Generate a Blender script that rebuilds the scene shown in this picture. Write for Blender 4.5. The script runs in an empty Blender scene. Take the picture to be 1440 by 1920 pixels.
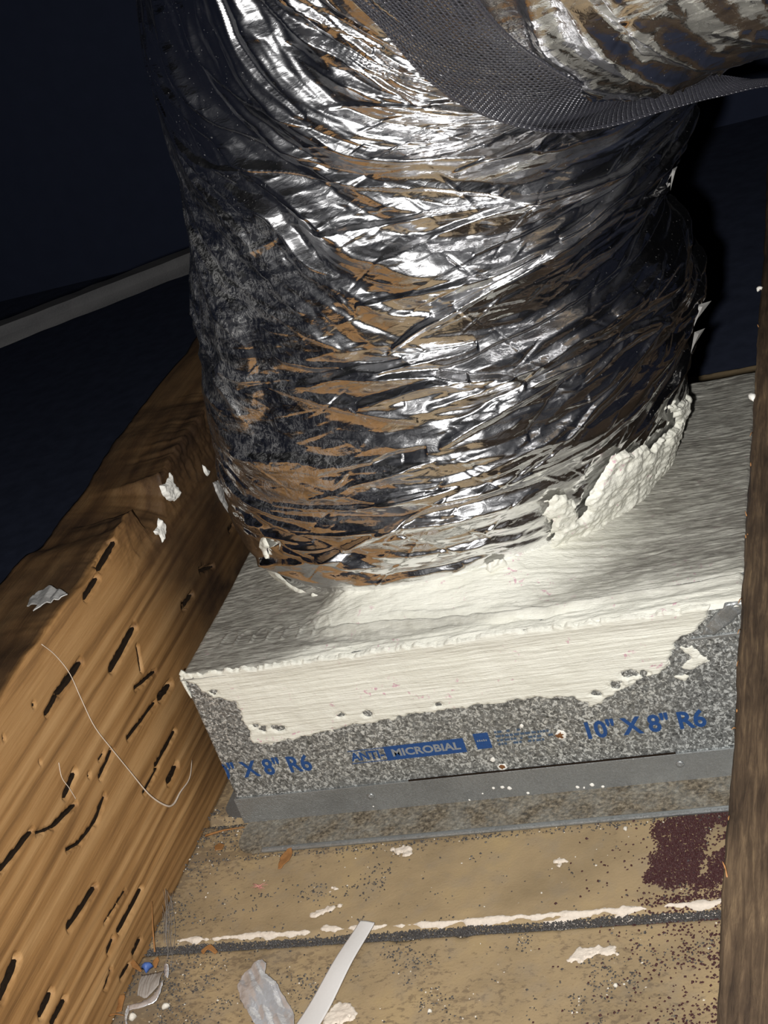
import bpy, math, random
import numpy as np
from mathutils import Vector, Matrix
from mathutils.bvhtree import BVHTree

random.seed(7)
RNG = np.random.default_rng(11)
S = bpy.context.scene
COL = S.collection

# ---------------------------------------------------------------- camera
F_PX = 2886.0
CAM = np.array([0.4426135, -0.6843095, 0.5542697])
R = np.array([[0.92505601, 0.22643574, -0.30495612],      # right
              [-0.15643916, -0.50448243, -0.84913148],    # down
              [-0.34611871, 0.83320126, -0.43125108]])    # forward
cd = bpy.data.cameras.new('camera')
cam = bpy.data.objects.new('camera', cd); COL.objects.link(cam)
cd.sensor_fit = 'VERTICAL'; cd.sensor_height = 36.0; cd.lens = F_PX / 1920 * 36.0
cd.clip_start = 0.02; cd.clip_end = 50
M3 = Matrix((R[0], -R[1], -R[2])).transposed()
cam.matrix_world = Matrix.Translation(Vector(CAM)) @ M3.to_4x4()
S.camera = cam

# ---------------------------------------------------------------- world and light
w = bpy.data.worlds.new('attic_dark'); S.world = w; w.use_nodes = True
bgn = w.node_tree.nodes['Background']
bgn.inputs[0].default_value = (0.0040, 0.0050, 0.0096, 1); bgn.inputs[1].default_value = 1.0

ld = bpy.data.lights.new('phone_torch', 'SPOT')
ld.energy = 36.0; ld.color = (1.0, 0.985, 0.965); ld.shadow_soft_size = 0.007
ld.spot_size = math.radians(105); ld.spot_blend = 0.9
lo = bpy.data.objects.new('phone_torch', ld); COL.objects.link(lo)
LPOS = CAM - 0.028 * R[0] + 0.012 * R[1] + 0.01 * R[2]
lo.matrix_world = Matrix.Translation(Vector(LPOS)) @ M3.to_4x4()

S.view_settings.view_transform = 'Standard'; S.view_settings.look = 'None'
S.view_settings.exposure = 0.0; S.view_settings.gamma = 1.0
S.view_settings.use_curve_mapping = False

# ---------------------------------------------------------------- helpers
def ray(u, v):
    return R.T @ np.array([(u - 720) / F_PX, (v - 960) / F_PX, 1.0])
def on_plane(u, v, ax, val):
    """point of the place seen at (u, v) that lies on the plane axis=val"""
    d = ray(u, v); s = (val - CAM[ax]) / d[ax]
    return CAM + s * d

def hash2(i, j, seed):
    n = (i.astype(np.int64) * 374761393 + j.astype(np.int64) * 668265263 + seed * 974634221) & 0x7fffffff
    n = ((n ^ (n >> 13)) * 1274126177) & 0x7fffffff
    n = n ^ (n >> 16)
    return (n & 0xffff) / 65535.0 * 2 - 1
def vnoise(x, y, seed=0):
    i = np.floor(x); j = np.floor(y); fx = x - i; fy = y - j
    fx = fx * fx * (3 - 2 * fx); fy = fy * fy * (3 - 2 * fy)
    a = hash2(i, j, seed); b = hash2(i + 1, j, seed); c = hash2(i, j + 1, seed); d = hash2(i + 1, j + 1, seed)
    return (a * (1 - fx) + b * fx) * (1 - fy) + (c * (1 - fx) + d * fx) * fy
def fbm(x, y, seed=0, n=4):
    s = 0; a = 1; t = 0
    for k in range(n):
        s = s + a * vnoise(x * 2 ** k, y * 2 ** k, seed + k * 17); t += a; a *= 0.5
    return s / t
def facet(x, y, seed=0):
    """piecewise planar noise on a skewed lattice: flat facets, sharp creases"""
    y = y + 0.5 * x
    i = np.floor(x); j = np.floor(y); fx = x - i; fy = y - j
    a = hash2(i, j, seed); b = hash2(i + 1, j, seed); c = hash2(i, j + 1, seed); d = hash2(i + 1, j + 1, seed)
    up = fx + fy > 1
    return np.where(up, d + (1 - fx) * (c - d) + (1 - fy) * (b - d), a + fx * (b - a) + fy * (c - a))
def sstep(a, b, x):
    t = np.clip((x - a) / (b - a), 0, 1); return t * t * (3 - 2 * t)

def mesh_obj(name, co, faces, mat, parent=None, smooth=True):
    me = bpy.data.meshes.new(name)
    co = np.asarray(co, dtype=np.float32).reshape(-1, 3)
    if isinstance(faces, np.ndarray):
        nf, k = faces.shape
        me.vertices.add(len(co)); me.vertices.foreach_set('co', co.ravel())
        me.loops.add(nf * k); me.loops.foreach_set('vertex_index', faces.astype(np.int32).ravel())
        me.polygons.add(nf)
        me.polygons.foreach_set('loop_start', np.arange(0, nf * k, k, dtype=np.int32))
        me.update(calc_edges=True)
    else:
        me.from_pydata([tuple(map(float, c)) for c in co], [], faces); me.update()
    me.polygons.foreach_set('use_smooth', np.full(len(me.polygons), smooth))
    if mat: me.materials.append(mat)
    return link(name, me, parent)
def link(name, me, parent=None):
    o = bpy.data.objects.new(name, me); COL.objects.link(o)
    if parent is not None:
        o.parent = parent
        o.matrix_parent_inverse = Matrix.Translation(-Vector(parent.location))
    return o
def tag(o, label=None, cat=None, group=None, kind=None):
    if label: o['label'] = label
    if cat: o['category'] = cat
    if group: o['group'] = group
    if kind: o['kind'] = kind
    return o
def empty(name, loc, label, cat, group=None):
    o = bpy.data.objects.new(name, None); COL.objects.link(o); o.location = loc
    o.empty_display_size = 0.02
    return tag(o, label, cat, group)
def gridfaces(nr, nc, wrap=False):
    i = np.arange(nr - 1)[:, None]; j = np.arange(nc if wrap else nc - 1)[None, :]
    a = i * nc + j; b = i * nc + (j + 1) % nc; c = (i + 1) * nc + (j + 1) % nc; d = (i + 1) * nc + j
    return np.stack([a, b, c, d], -1).reshape(-1, 4)
def setattr_float(o, name, vals):
    at = o.data.attributes.new(name, 'FLOAT', 'POINT')
    at.data.foreach_set('value', np.asarray(vals, dtype=np.float32).ravel())
def boxmesh(name, lo_, hi_, mat, parent=None, bevel=0.0):
    (x0, y0, z0), (x1, y1, z1) = lo_, hi_
    co = [(x, y, z) for z in (z0, z1) for y in (y0, y1) for x in (x0, x1)]
    fs = [(0, 2, 3, 1), (4, 5, 7, 6), (0, 1, 5, 4), (2, 6, 7, 3), (0, 4, 6, 2), (1, 3, 7, 5)]
    o = mesh_obj(name, co, fs, mat, parent, smooth=False)
    if bevel:
        b = o.modifiers.new('bevel', 'BEVEL'); b.width = bevel; b.segments = 2
    return o
def tube(name, pts, rad, mat, parent=None, n=6):
    pts = np.array(pts, float); m = len(pts)
    rad = np.broadcast_to(np.asarray(rad, float), (m,))
    tg = np.gradient(pts, axis=0); tg /= np.linalg.norm(tg, axis=1)[:, None] + 1e-12
    ref = np.array([0.31, 0.17, 0.93])
    n1 = np.cross(tg, ref); n1 /= np.linalg.norm(n1, axis=1)[:, None] + 1e-9
    n2 = np.cross(tg, n1)
    a = np.arange(n) / n * 2 * np.pi
    co = pts[:, None] + rad[:, None, None] * (np.cos(a)[None, :, None] * n1[:, None] + np.sin(a)[None, :, None] * n2[:, None])
    fs = gridfaces(m, n, True).tolist()
    fs.append(list(range(n))[::-1]); fs.append([(m - 1) * n + k for k in range(n)])
    return mesh_obj(name, co, fs, mat, parent)
def spline(pts, n):
    pts = np.array(pts, float); t = np.arange(len(pts)); q = np.linspace(0, len(pts) - 1, n)
    i = np.clip(q.astype(int), 0, len(pts) - 2); f = (q - i)[:, None]
    P = np.vstack([2 * pts[0] - pts[1], pts, 2 * pts[-1] - pts[-2]])
    p0, p1, p2, p3 = P[i], P[i + 1], P[i + 2], P[i + 3]
    return 0.5 * (2 * p1 + (p2 - p0) * f + (2 * p0 - 5 * p1 + 4 * p2 - p3) * f ** 2 + (3 * p1 - p0 - 3 * p2 + p3) * f ** 3)
def poly_sd(px, py, poly):
    """signed distance, positive inside"""
    poly = np.array(poly, float); d = np.full(px.shape, 1e9); ins = np.zeros(px.shape, bool)
    for k in range(len(poly)):
        a = poly[k]; b = poly[(k + 1) % len(poly)]
        e = b - a; L = e @ e + 1e-15
        t = np.clip(((px - a[0]) * e[0] + (py - a[1]) * e[1]) / L, 0, 1)
        d = np.minimum(d, np.hypot(px - a[0] - t * e[0], py - a[1] - t * e[1]))
        cr = ((a[1] > py) != (b[1] > py)) & (px < (b[0] - a[0]) * (py - a[1]) / (b[1] - a[1] + 1e-15) + a[0])
        ins ^= cr
    return np.where(ins, d, -d)
def patch(name, poly, cell, place, hfun, mat, parent=None, rag=0.0, ragscale=300, taper=0.0015, seed=0, holes=None):
    """sheet cut to an outline; place(p, q, h) maps outline coordinates and height to the world"""
    P = np.array(poly); lo_ = P.min(0) - rag; hi_ = P.max(0) + rag
    nx = max(4, int((hi_[0] - lo_[0]) / cell) + 1); ny = max(4, int((hi_[1] - lo_[1]) / cell) + 1)
    gx, gy = np.meshgrid(np.linspace(lo_[0], hi_[0], nx), np.linspace(lo_[1], hi_[1], ny))
    sd = poly_sd(gx, gy, poly)
    if rag: sd = sd + rag * (fbm(gx * ragscale, gy * ragscale, seed + 5, 4) * 1.6)
    if holes is not None: sd = np.minimum(sd, holes(gx, gy))
    F = gridfaces(ny, nx)
    keep = (sd.ravel()[F] > 0).any(1)
    F = F[keep]
    # pull the outer ring of vertices onto the outline
    dx = (hi_[0] - lo_[0]) / (nx - 1); dy = (hi_[1] - lo_[1]) / (ny - 1)
    gyv, gxv = np.gradient(sd, dy, dx)
    g2 = gxv ** 2 + gyv ** 2 + 1e-6
    out = sd < 0
    k = np.where(out, -sd / np.maximum(g2, 0.25), 0)
    k = np.clip(k, 0, 1.3 * max(dx, dy) / np.sqrt(np.maximum(g2, 0.25)))
    gx = gx + k * gxv; gy = gy + k * gyv
    h = hfun(gx, gy) * (np.clip(sd / taper, 0, 1) if taper > 1e-5 else 1.0)
    co = place(gx, gy, h).reshape(-1, 3)
    used = np.unique(F); remap = np.full(len(co), -1); remap[used] = np.arange(len(used))
    o = mesh_obj(name, co[used], remap[F], mat, parent)
    return o, used

# ---------------------------------------------------------------- materials
class NT:
    def __init__(s, name):
        s.m = bpy.data.materials.new(name); s.m.use_nodes = True
        s.t = s.m.node_tree; s.b = s.t.nodes['Principled BSDF']
        tc = s.t.nodes.new('ShaderNodeTexCoord'); s.co = tc.outputs['Object']
    def n(s, typ, **kw):
        nd = s.t.nodes.new(typ)
        for k, v in kw.items():
            if k.startswith('_'): setattr(nd, k[1:], v)
        return nd
    def l(s, a, b): s.t.links.new(a, b)
    def val(s, sock, v):
        if hasattr(v, 'node'): s.l(v, sock)
        else: sock.default_value = v
    def map(s, scale=(1, 1, 1), rot=(0, 0, 0), src=None):
        m = s.n('ShaderNodeMapping'); m.inputs['Scale'].default_value = scale; m.inputs['Rotation'].default_value = rot
        s.l(src or s.co, m.inputs['Vector']); return m.outputs[0]
    def noise(s, vec, scale, detail=4, rough=0.55, dist=0.0):
        n = s.n('ShaderNodeTexNoise'); s.l(vec, n.inputs['Vector'])
        n.inputs['Scale'].default_value = scale; n.inputs['Detail'].default_value = detail
        n.inputs['Roughness'].default_value = rough; n.inputs['Distortion'].default_value = dist
        return n.outputs['Fac']
    def vor(s, vec, scale, feature='F1', out='Color'):
        n = s.n('ShaderNodeTexVoronoi'); n.feature = feature; s.l(vec, n.inputs['Vector'])
        n.inputs['Scale'].default_value = scale; return n.outputs[out]
    def ramp(s, fac, stops, interp='LINEAR'):
        r = s.n('ShaderNodeValToRGB'); r.color_ramp.interpolation = interp
        el = r.color_ramp.elements
        while len(el) < len(stops): el.new(0.5)
        for e, (p, c) in zip(el, stops):
            e.position = p; e.color = (c, c, c, 1) if isinstance(c, (int, float)) else (*c, 1)
        s.l(fac, r.inputs[0]); return r.outputs[0]
    def mix(s, fac, a, b, mode='MIX'):
        m = s.n('ShaderNodeMix'); m.data_type = 'RGBA'; m.blend_type = mode
        s.val(m.inputs[0], fac)
        for sock, v in ((m.inputs[6], a), (m.inputs[7], b)):
            if hasattr(v, 'node'): s.l(v, sock)
            else: sock.default_value = (*v, 1)
        return m.outputs[2]
    def math(s, op, a, b=0.0):
        m = s.n('ShaderNodeMath'); m.operation = op; s.val(m.inputs[0], a); s.val(m.inputs[1], b); return m.outputs[0]
    def attr(s, name):
        a = s.n('ShaderNodeAttribute'); a.attribute_name = name; return a.outputs['Fac']
    def bump(s, h, strength, dist, prev=None):
        b = s.n('ShaderNodeBump'); b.inputs['Strength'].default_value = strength; b.inputs['Distance'].default_value = dist
        s.l(h, b.inputs['Height'])
        if prev is not None: s.l(prev, b.inputs['Normal'])
        return b.outputs[0]
    def set(s, color=None, rough=None, metal=None, normal=None, spec=None):
        for k, v in (('Base Color', color), ('Roughness', rough), ('Metallic', metal), ('Normal', normal), ('Specular IOR Level', spec)):
            if v is None: continue
            if hasattr(v, 'node'): s.l(v, s.b.inputs[k])
            else: s.b.inputs[k].default_value = (*v, 1) if isinstance(v, tuple) else v
        return s.m

def simple(name, color, rough=0.6, metal=0.0, nscale=400, namp=0.25, bump=0.0, spec=0.4):
    t = NT(name)
    f = t.noise(t.co, nscale, 4)
    c = t.mix(f, tuple(x * (1 - namp) for x in color), tuple(min(1, x * (1 + namp)) for x in color))
    nrm = t.bump(f, 0.6, bump) if bump else None
    return t.set(c, rough, metal, nrm, spec)

def foil_mat(name, tint=(0.86, 0.86, 0.87), rough=0.085):
    t = NT(name)
    fine = t.noise(t.map((1, 1, 2.6)), 120, 4, 0.55, 0.8)
    vd = t.vor(t.map((1, 1, 2.4)), 60, 'F1', 'Distance')
    n1 = t.bump(vd, 0.16, 0.004)
    n2 = t.bump(fine, 0.15, 0.0022, n1)
    dust = t.attr('dust')
    fib = t.noise(t.map((1, 1, 0.45), (0.5, 0.35, 0.6)), 170, 6, 0.75, 1.2)
    web = t.ramp(fib, [(0.455, 0), (0.5, 1), (0.545, 0)])
    clump = t.ramp(t.noise(t.map((1, 1, 2.6), (0.5, 0.2, 0.3)), 24, 7, 0.72, 1.6), [(0.44, 0), (0.62, 1)])
    speck = t.ramp(t.noise(t.co, 700, 2), [(0.70, 0), (0.76, 1)])
    m = t.math('MULTIPLY', t.math('MULTIPLY', web, dust), t.math('ADD', t.math('MULTIPLY', clump, 0.34), 0.03))
    m = t.math('MAXIMUM', m, t.math('MULTIPLY', speck, 0.25))
    m = t.math('MINIMUM', t.math('ADD', m, t.math('MULTIPLY', t.math('MULTIPLY', dust, clump), 0.04)), 1.0)
    col = t.mix(m, tint, (0.40, 0.375, 0.29))
    rr = t.math('ADD', rough, t.math('MULTIPLY', m, 0.5))
    met = t.math('SUBTRACT', 1.0, t.math('MULTIPLY', m, 0.85))
    t.set(col, rr, met, n2)
    b2 = t.n('ShaderNodeBsdfPrincipled'); t.l(col, b2.inputs['Base Color']); t.l(met, b2.inputs['Metallic']); t.l(n2, b2.inputs['Normal'])
    b2.inputs['Roughness'].default_value = 0.30
    mx = t.n('ShaderNodeMixShader'); mx.inputs[0].default_value = 0.18
    t.l(t.b.outputs[0], mx.inputs[1]); t.l(b2.outputs[0], mx.inputs[2])
    t.l(mx.outputs[0], t.t.nodes['Material Output'].inputs['Surface'])
    return t.m

def galv_mat(name, base=(0.42, 0.43, 0.43), scale=380, dirt=0.0, contrast=1.0):
    t = NT(name)
    warp = t.noise(t.co, 200, 3)
    v = t.n('ShaderNodeVectorMath'); v.operation = 'ADD'
    sc = t.n('ShaderNodeVectorMath'); sc.operation = 'SCALE'; sc.inputs['Scale'].default_value = 0.0035
    nz = t.n('ShaderNodeTexNoise'); nz.inputs['Scale'].default_value = 260; t.l(t.co, nz.inputs['Vector'])
    t.l(nz.outputs['Color'], sc.inputs[0]); t.l(t.co, v.inputs[0]); t.l(sc.outputs[0], v.inputs[1])
    cells = t.vor(v.outputs[0], scale, 'F1', 'Color')
    sep = t.n('ShaderNodeSeparateColor'); t.l(cells, sep.inputs[0])
    nzs = t.noise(v.outputs[0], scale * 1.05, 2, 0.5, 0.9)
    lo_ = tuple(x * (1 - 0.55 * contrast) for x in base); hi_ = tuple(min(1, x * (1 + 0.6 * contrast)) for x in base)
    c = t.mix(t.ramp(t.math('ADD', t.math('MULTIPLY', nzs, 0.85), t.math('MULTIPLY', sep.outputs[0], 0.15)), [(0.30, 0.0), (0.46, 0.24), (0.55, 0.42), (0.60, 1.0)]), lo_, hi_)  # brightest flecks paint spangle glints into the base colour
    c = t.mix(t.ramp(t.noise(t.co, 25, 4), [(0.45, 0), (0.75, 0.5)]), c, tuple(x * 0.6 for x in base))
    met = 0.6
    rough = t.math('ADD', 0.28, t.math('MULTIPLY', sep.outputs[1], 0.25))
    if dirt:
        d = t.ramp(t.noise(t.co, 60, 6, 0.65), [(0.40, 1), (0.70, 0.45)])
        dd = t.math('MULTIPLY', d, dirt)
        dc = t.ramp(t.noise(t.co, 420, 6, 0.75), [(0.36, (0.02, 0.016, 0.012)), (0.5, (0.14, 0.112, 0.075)), (0.66, (0.34, 0.29, 0.21))])
        c = t.mix(dd, c, dc); met = t.math('MULTIPLY', 0.75, t.math('SUBTRACT', 1.0, dd))
        rough = t.math('ADD', rough, t.math('MULTIPLY', dd, 0.3))
    nrm = t.bump(sep.outputs[2], 0.5, 0.0004)
    return t.set(c, rough, met, nrm)

def wood_mat(name, c0, c1, c2, ring=170, stain=(0.024, 0.014, 0.009), axis='y', bumpd=0.0006, waveamt=1.0):
    t = NT(name)
    st = {'y': (1, 0.06, 1), 'x': (0.06, 1, 1)}[axis]
    g = t.map(st)
    warp = t.noise(g, 14, 3, 0.5)
    # growth ring bands along the length
    sep = t.n('ShaderNodeSeparateXYZ'); t.l(g, sep.inputs[0])
    zz = t.math('ADD', sep.outputs[2], t.math('MULTIPLY', warp, 0.10 * waveamt))
    zz = t.math('ADD', zz, t.math('MULTIPLY', sep.outputs[0], 0.6))
    band = t.math('ADD', t.math('MULTIPLY', t.math('SINE', t.math('MULTIPLY', zz, ring * 6.283)), 0.5), 0.5)
    band2 = t.math('ADD', t.math('MULTIPLY', t.math('SINE', t.math('MULTIPLY', zz, ring * 2.37)), 0.5), 0.5)
    fib = t.noise(t.map((1, 0.025, 1) if axis == 'y' else (0.025, 1, 1)), 700, 4, 0.65)
    blot = t.noise(t.map((1, 0.25, 1) if axis == 'y' else (0.25, 1, 1)), 26, 4, 0.6)
    f = t.math('ADD', t.math('MULTIPLY', band, 0.22), t.math('ADD', t.math('MULTIPLY', fib, 0.40), t.math('MULTIPLY', blot, 0.42)))
    f = t.math('ADD', f, t.math('MULTIPLY', band2, 0.12))
    c = t.ramp(f, [(0.30, c0), (0.55, c1), (0.85, c2)])
    s = t.attr('stain')
    sm = t.math('MULTIPLY', s, t.ramp(t.noise(t.map((1, 0.4, 1)), 38, 5, 0.65), [(0.3, 1.0), (0.75, 0.72)]))
    c = t.mix(sm, c, stain)
    h = t.math('ADD', t.math('MULTIPLY', band, 0.5), t.math('MULTIPLY', fib, 0.6))
    nrm = t.bump(h, 0.7, bumpd)
    return t.set(c, 0.62, 0.0, nrm, 0.25)

def mastic_mat(name, strokes=(60, 900, 900), rot=(0, 0, 0), thin=False):
    t = NT(name)
    br = t.noise(t.map(strokes, rot), 1.0, 5, 0.6, 0.4)
    soft = t.noise(t.co, 45, 3)
    c = t.mix(soft, (0.68, 0.67, 0.57), (0.80, 0.79, 0.71))
    pk = t.math('MULTIPLY', t.ramp(t.noise(t.co, 330, 2), [(0.60, 0), (0.70, 1)]), t.ramp(t.noise(t.co, 42, 2), [(0.55, 0), (0.62, 1)]))
    c = t.mix(t.math('MULTIPLY', pk, 0.55), c, (0.50, 0.10, 0.26))
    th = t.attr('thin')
    thin_shade = t.math('MULTIPLY', th, t.ramp(t.math('ADD', t.math('MULTIPLY', br, 0.75), t.math('MULTIPLY', soft, 0.25)), [(0.40, 1.0), (0.68, 0.45)]))
    c = t.mix(thin_shade, c, (0.15, 0.14, 0.122))  # greys the thin coat and puts shade of the flat top into colour
    n1 = t.bump(br, 0.75, 0.0011)
    n2 = t.bump(t.noise(t.co, 420, 4, 0.6), 0.35, 0.0009, n1)
    return t.set(c, 0.42, 0.0, n2, 0.45)

MAT = {}
MAT['foil'] = foil_mat('duct_foil')
MAT['foil_scrap'] = simple('scrap_foil', (0.78, 0.78, 0.80), 0.25, 0.62, 260, 0.08, 0.0012, 0.8)
MAT['flake_silver'] = simple('dull_silver', (0.42, 0.41, 0.39), 0.5, 0.25, 300, 0.3, 0.0008)
MAT['galv'] = galv_mat('galvanized_spangle', (0.42, 0.44, 0.435), scale=560, contrast=1.45)
MAT['galv_plain'] = galv_mat('galvanized_plain', (0.37, 0.385, 0.385), 1500, 0.06, 0.15)
MAT['galv_dirty'] = galv_mat('galvanized_dirty', (0.42, 0.42, 0.38), 430, 1.0, 0.7)
MAT['mastic'] = mastic_mat('duct_sealant')
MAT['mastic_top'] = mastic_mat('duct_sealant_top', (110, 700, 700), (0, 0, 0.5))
MAT['mastic_collar'] = mastic_mat('duct_sealant_collar', (260, 260, 420), (0.5, 0.2, 0.3))
MAT['pine'] = wood_mat('pine_joist', (0.11, 0.052, 0.018), (0.31, 0.165, 0.06), (0.46, 0.275, 0.12), ring=75)
def old_wood():
    t = NT('old_joist')
    fib = t.noise(t.map((1, 0.07, 1)), 520, 5, 0.7, 0.6)
    fib2 = t.noise(t.map((1, 0.12, 1)), 160, 4, 0.6)
    blot = t.noise(t.map((1, 0.5, 1)), 34, 5, 0.65)
    f = t.math('ADD', t.math('MULTIPLY', fib, 0.5), t.math('ADD', t.math('MULTIPLY', fib2, 0.22), t.math('MULTIPLY', blot, 0.32)))
    c = t.ramp(f, [(0.38, (0.016, 0.010, 0.0065)), (0.52, (0.060, 0.039, 0.023)), (0.60, (0.105, 0.070, 0.040)), (0.70, (0.24, 0.165, 0.085))])
    c = t.mix(t.math('MULTIPLY', t.attr('stain'), 0.85), c, (0.016, 0.011, 0.008))
    return t.set(c, 0.75, 0.0, t.bump(fib, 0.8, 0.0010), 0.2)
MAT['old_wood'] = old_wood()
MAT['grey_wood'] = wood_mat('grey_batten', (0.048, 0.047, 0.049), (0.07, 0.069, 0.07), (0.09, 0.088, 0.088), ring=50, axis='x', waveamt=0.2)
MAT['frass'] = simple('frass_seam_shade', (0.016, 0.010, 0.006), 0.9, 0, 900, 0.5, 0.0005, 0.1)
MAT['ink'] = simple('blue_ink', (0.016, 0.06, 0.19), 0.45, 0, 1300, 0.45)
MAT['ink_faint'] = simple('faint_ink', (0.07, 0.115, 0.19), 0.45, 0.3, 1300, 0.4)
MAT['letter_gap'] = simple('bare_metal_letters', (0.30, 0.33, 0.36), 0.4, 0.4, 1300, 0.4)
MAT['rust'] = simple('rust', (0.16, 0.065, 0.02), 0.85, 0, 900, 0.6, 0.0003)
MAT['white_paint'] = simple('white_drip', (0.78, 0.76, 0.70), 0.5, 0, 500, 0.08, 0.0004)
MAT['gypsum'] = simple('gypsum_core', (0.66, 0.58, 0.49), 0.85, 0, 500, 0.15, 0.0008, 0.2)
MAT['white_strip'] = simple('white_plastic', (0.66, 0.64, 0.62), 0.5, 0, 600, 0.04, 0.0)
MAT['leaf'] = simple('dry_flake', (0.30, 0.14, 0.045), 0.7, 0, 300, 0.4, 0.0004)
MAT['blue_bit'] = simple('blue_plastic', (0.06, 0.12, 0.34), 0.5, 0, 300, 0.2)
MAT['pink'] = simple('pink_fibre', (0.55, 0.25, 0.21), 0.9, 0, 500, 0.2)
MAT['thread'] = simple('pale_thread', (0.62, 0.52, 0.42), 0.6, 0, 600, 0.15)
MAT['web'] = simple('dusty_web', (0.30, 0.27, 0.24), 0.9, 0, 600, 0.2)
MAT['grain_dark'] = simple('dark_granule', (0.055, 0.05, 0.047), 0.55, 0, 1500, 0.7)
MAT['grain_light'] = simple('pale_granule', (0.62, 0.58, 0.50), 0.6, 0, 900, 0.3)
MAT['grain_maroon'] = simple('maroon_granule', (0.048, 0.014, 0.014), 0.7, 0, 1500, 0.6)
MAT['haze_navy'] = simple('background_haze', (0.026, 0.032, 0.056), 0.95, 0, 40, 0.12, 0, 0.05)  # navy tone paints the dim background haze onto wall and roof
MAT['dark_floor'] = simple('floor_dark', (0.036, 0.043, 0.07), 0.95, 0, 60, 0.4, 0, 0.05)  # one near-black bluish tone over the whole attic floor

def strap_material():
    t = NT('black_webbing')
    f = t.noise(t.co, 900, 3)
    c = t.mix(f, (0.02, 0.02, 0.025), (0.06, 0.06, 0.072))
    return t.set(c, 0.24, 0.0, t.bump(f, 0.3, 0.0002), 1.0)
MAT['strap'] = strap_material()

def gyp_paper():
    t = NT('gypsum_paper')
    big = t.noise(t.co, 16, 4, 0.6)
    c = t.ramp(big, [(0.3, (0.25, 0.185, 0.105)), (0.55, (0.345, 0.255, 0.145)), (0.8, (0.41, 0.30, 0.15))])
    sp = t.noise(t.map((1, 1.5, 1)), 210, 5, 0.7)
    zone = t.ramp(t.noise(t.co, 22, 3, 0.6), [(0.40, 0.0), (0.66, 1.0)])
    near_l = t.attr('mould')
    thr = t.math('ADD', sp, t.math('MULTIPLY', t.math('ADD', t.math('MULTIPLY', zone, 0.45), near_l), 0.22))
    m = t.ramp(thr, [(0.68, 0), (0.78, 1)])
    c = t.mix(t.math('MULTIPLY', m, 0.45), c, (0.06, 0.04, 0.035))
    haze = t.ramp(t.noise(t.co, 55, 4, 0.6), [(0.5, 0), (0.8, 0.5)])
    c = t.mix(haze, c, (0.25, 0.21, 0.16))
    wsp = t.ramp(t.noise(t.co, 520, 1), [(0.78, 0), (0.81, 1)])
    c = t.mix(t.math('MULTIPLY', wsp, 0.6), c, (0.6, 0.56, 0.48))
    return t.set(c, 0.8, 0.0, t.bump(t.noise(t.co, 600, 4), 0.4, 0.0006), 0.2)
MAT['paper'] = gyp_paper()

# ================================================================ the setting
H = 0.114; W = 0.332; D = 0.276          # register box
XJ = -0.0315; ZJ = 0.188                 # left joist face and height
XR = 0.3495                              # right joist left edge

floor = boxmesh('floor', (-1.9, -1.2, -0.05), (2.3, 1.32, -0.0125), MAT['dark_floor'])
floor['kind'] = 'structure'

def gyp_panel(y0, y1, seed):
    x0, x1 = XJ + 0.0015, XR - 0.0015
    nx, ny = 240, 70
    gx, gy = np.meshgrid(np.linspace(x0, x1, nx), np.linspace(y0, y1, ny))
    e = np.minimum(gy - y0, y1 - gy)
    z = -0.0055 * np.clip(1 - e / 0.005, 0, 1) ** 2 + 0.0005 * fbm(gx * 60, gy * 60, seed, 4)
    z -= 0.0016 * sstep(0.2, 0.6, fbm(gx * 55 + 9, gy * 110, seed + 3, 4)) * np.clip(1 - e / 0.012, 0, 1)
    top = np.stack([gx, gy, z], -1).reshape(-1, 3)
    F = gridfaces(ny, nx)
    # skirt
    ring = np.concatenate([np.arange(nx), np.arange(1, ny) * nx + nx - 1, (ny - 1) * nx + np.arange(nx - 2, -1, -1), np.arange(ny - 2, 0, -1) * nx])
    low = top[ring].copy(); low[:, 2] = -0.0125
    n0 = len(top); k = len(ring)
    a = np.arange(k); sk = np.stack([ring[(a + 1) % k], ring[a], n0 + a, n0 + (a + 1) % k], -1)
    o = mesh_obj('panel', np.vstack([top, low]), np.vstack([F, sk]), MAT['paper'], floor)
    X = np.vstack([top, low])
    mould = 1.0 * np.exp(-np.abs(X[:, 0] - XJ) / 0.05) + 0.48 * np.clip((-0.105 - X[:, 1]) / 0.012, 0, 1) + 0.7 * np.exp(-np.abs(X[:, 1] + 0.029) / 0.006) * (X[:, 1] < 0.05)
    setattr_float(o, 'mould', mould)
    return o
ye = [0.545, 0.445, 0.322, 0.222, 0.112, 0.004, -0.1045, -0.213, -0.32, -0.43, -0.54, -0.65, -0.76, -0.87, -0.98]
for k in range(len(ye) - 1):
    gyp_panel(ye[k + 1] + 0.0012, ye[k] - 0.0012, 40 + k)

# torn white gypsum lip along the joint in view
def torn_lip(x0, x1, yc, wd, seed, wob=0.0012):
    n = 26
    xs = np.linspace(x0, x1, n)
    up = yc + wd * 0.5 + wob * vnoise(xs * 150, xs * 0, seed) ; dn = yc - wd * 0.5 + wob * vnoise(xs * 150, xs * 0 + 3, seed + 1)
    up[0] = dn[0] = yc; up[-1] = dn[-1] = yc
    poly = [(x, y) for x, y in zip(xs, up)] + [(x, y) for x, y in zip(xs[::-1], dn[::-1])]
    o, _ = patch('torn_edge', poly, 0.0006, lambda p, q, h: np.stack([p, q, h - 0.0045 * np.clip((-0.0985 - q) / 0.005, 0, 1)**2 + 0.0004], -1),
                 lambda p, q: 0.0011 + 0.0004 * fbm(p * 300, q * 300, seed), MAT['gypsum'], floor, rag=0.0011, ragscale=200, taper=0.0006, seed=seed)
    return o
torn_lip(-0.010, 0.072, -0.0990, 0.0032, 1)
torn_lip(0.078, 0.118, -0.0982, 0.0030, 2)
torn_lip(0.122, 0.262, -0.0990, 0.0032, 3)
torn_lip(0.205, 0.309, -0.1030, 0.0024, 4)
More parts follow.
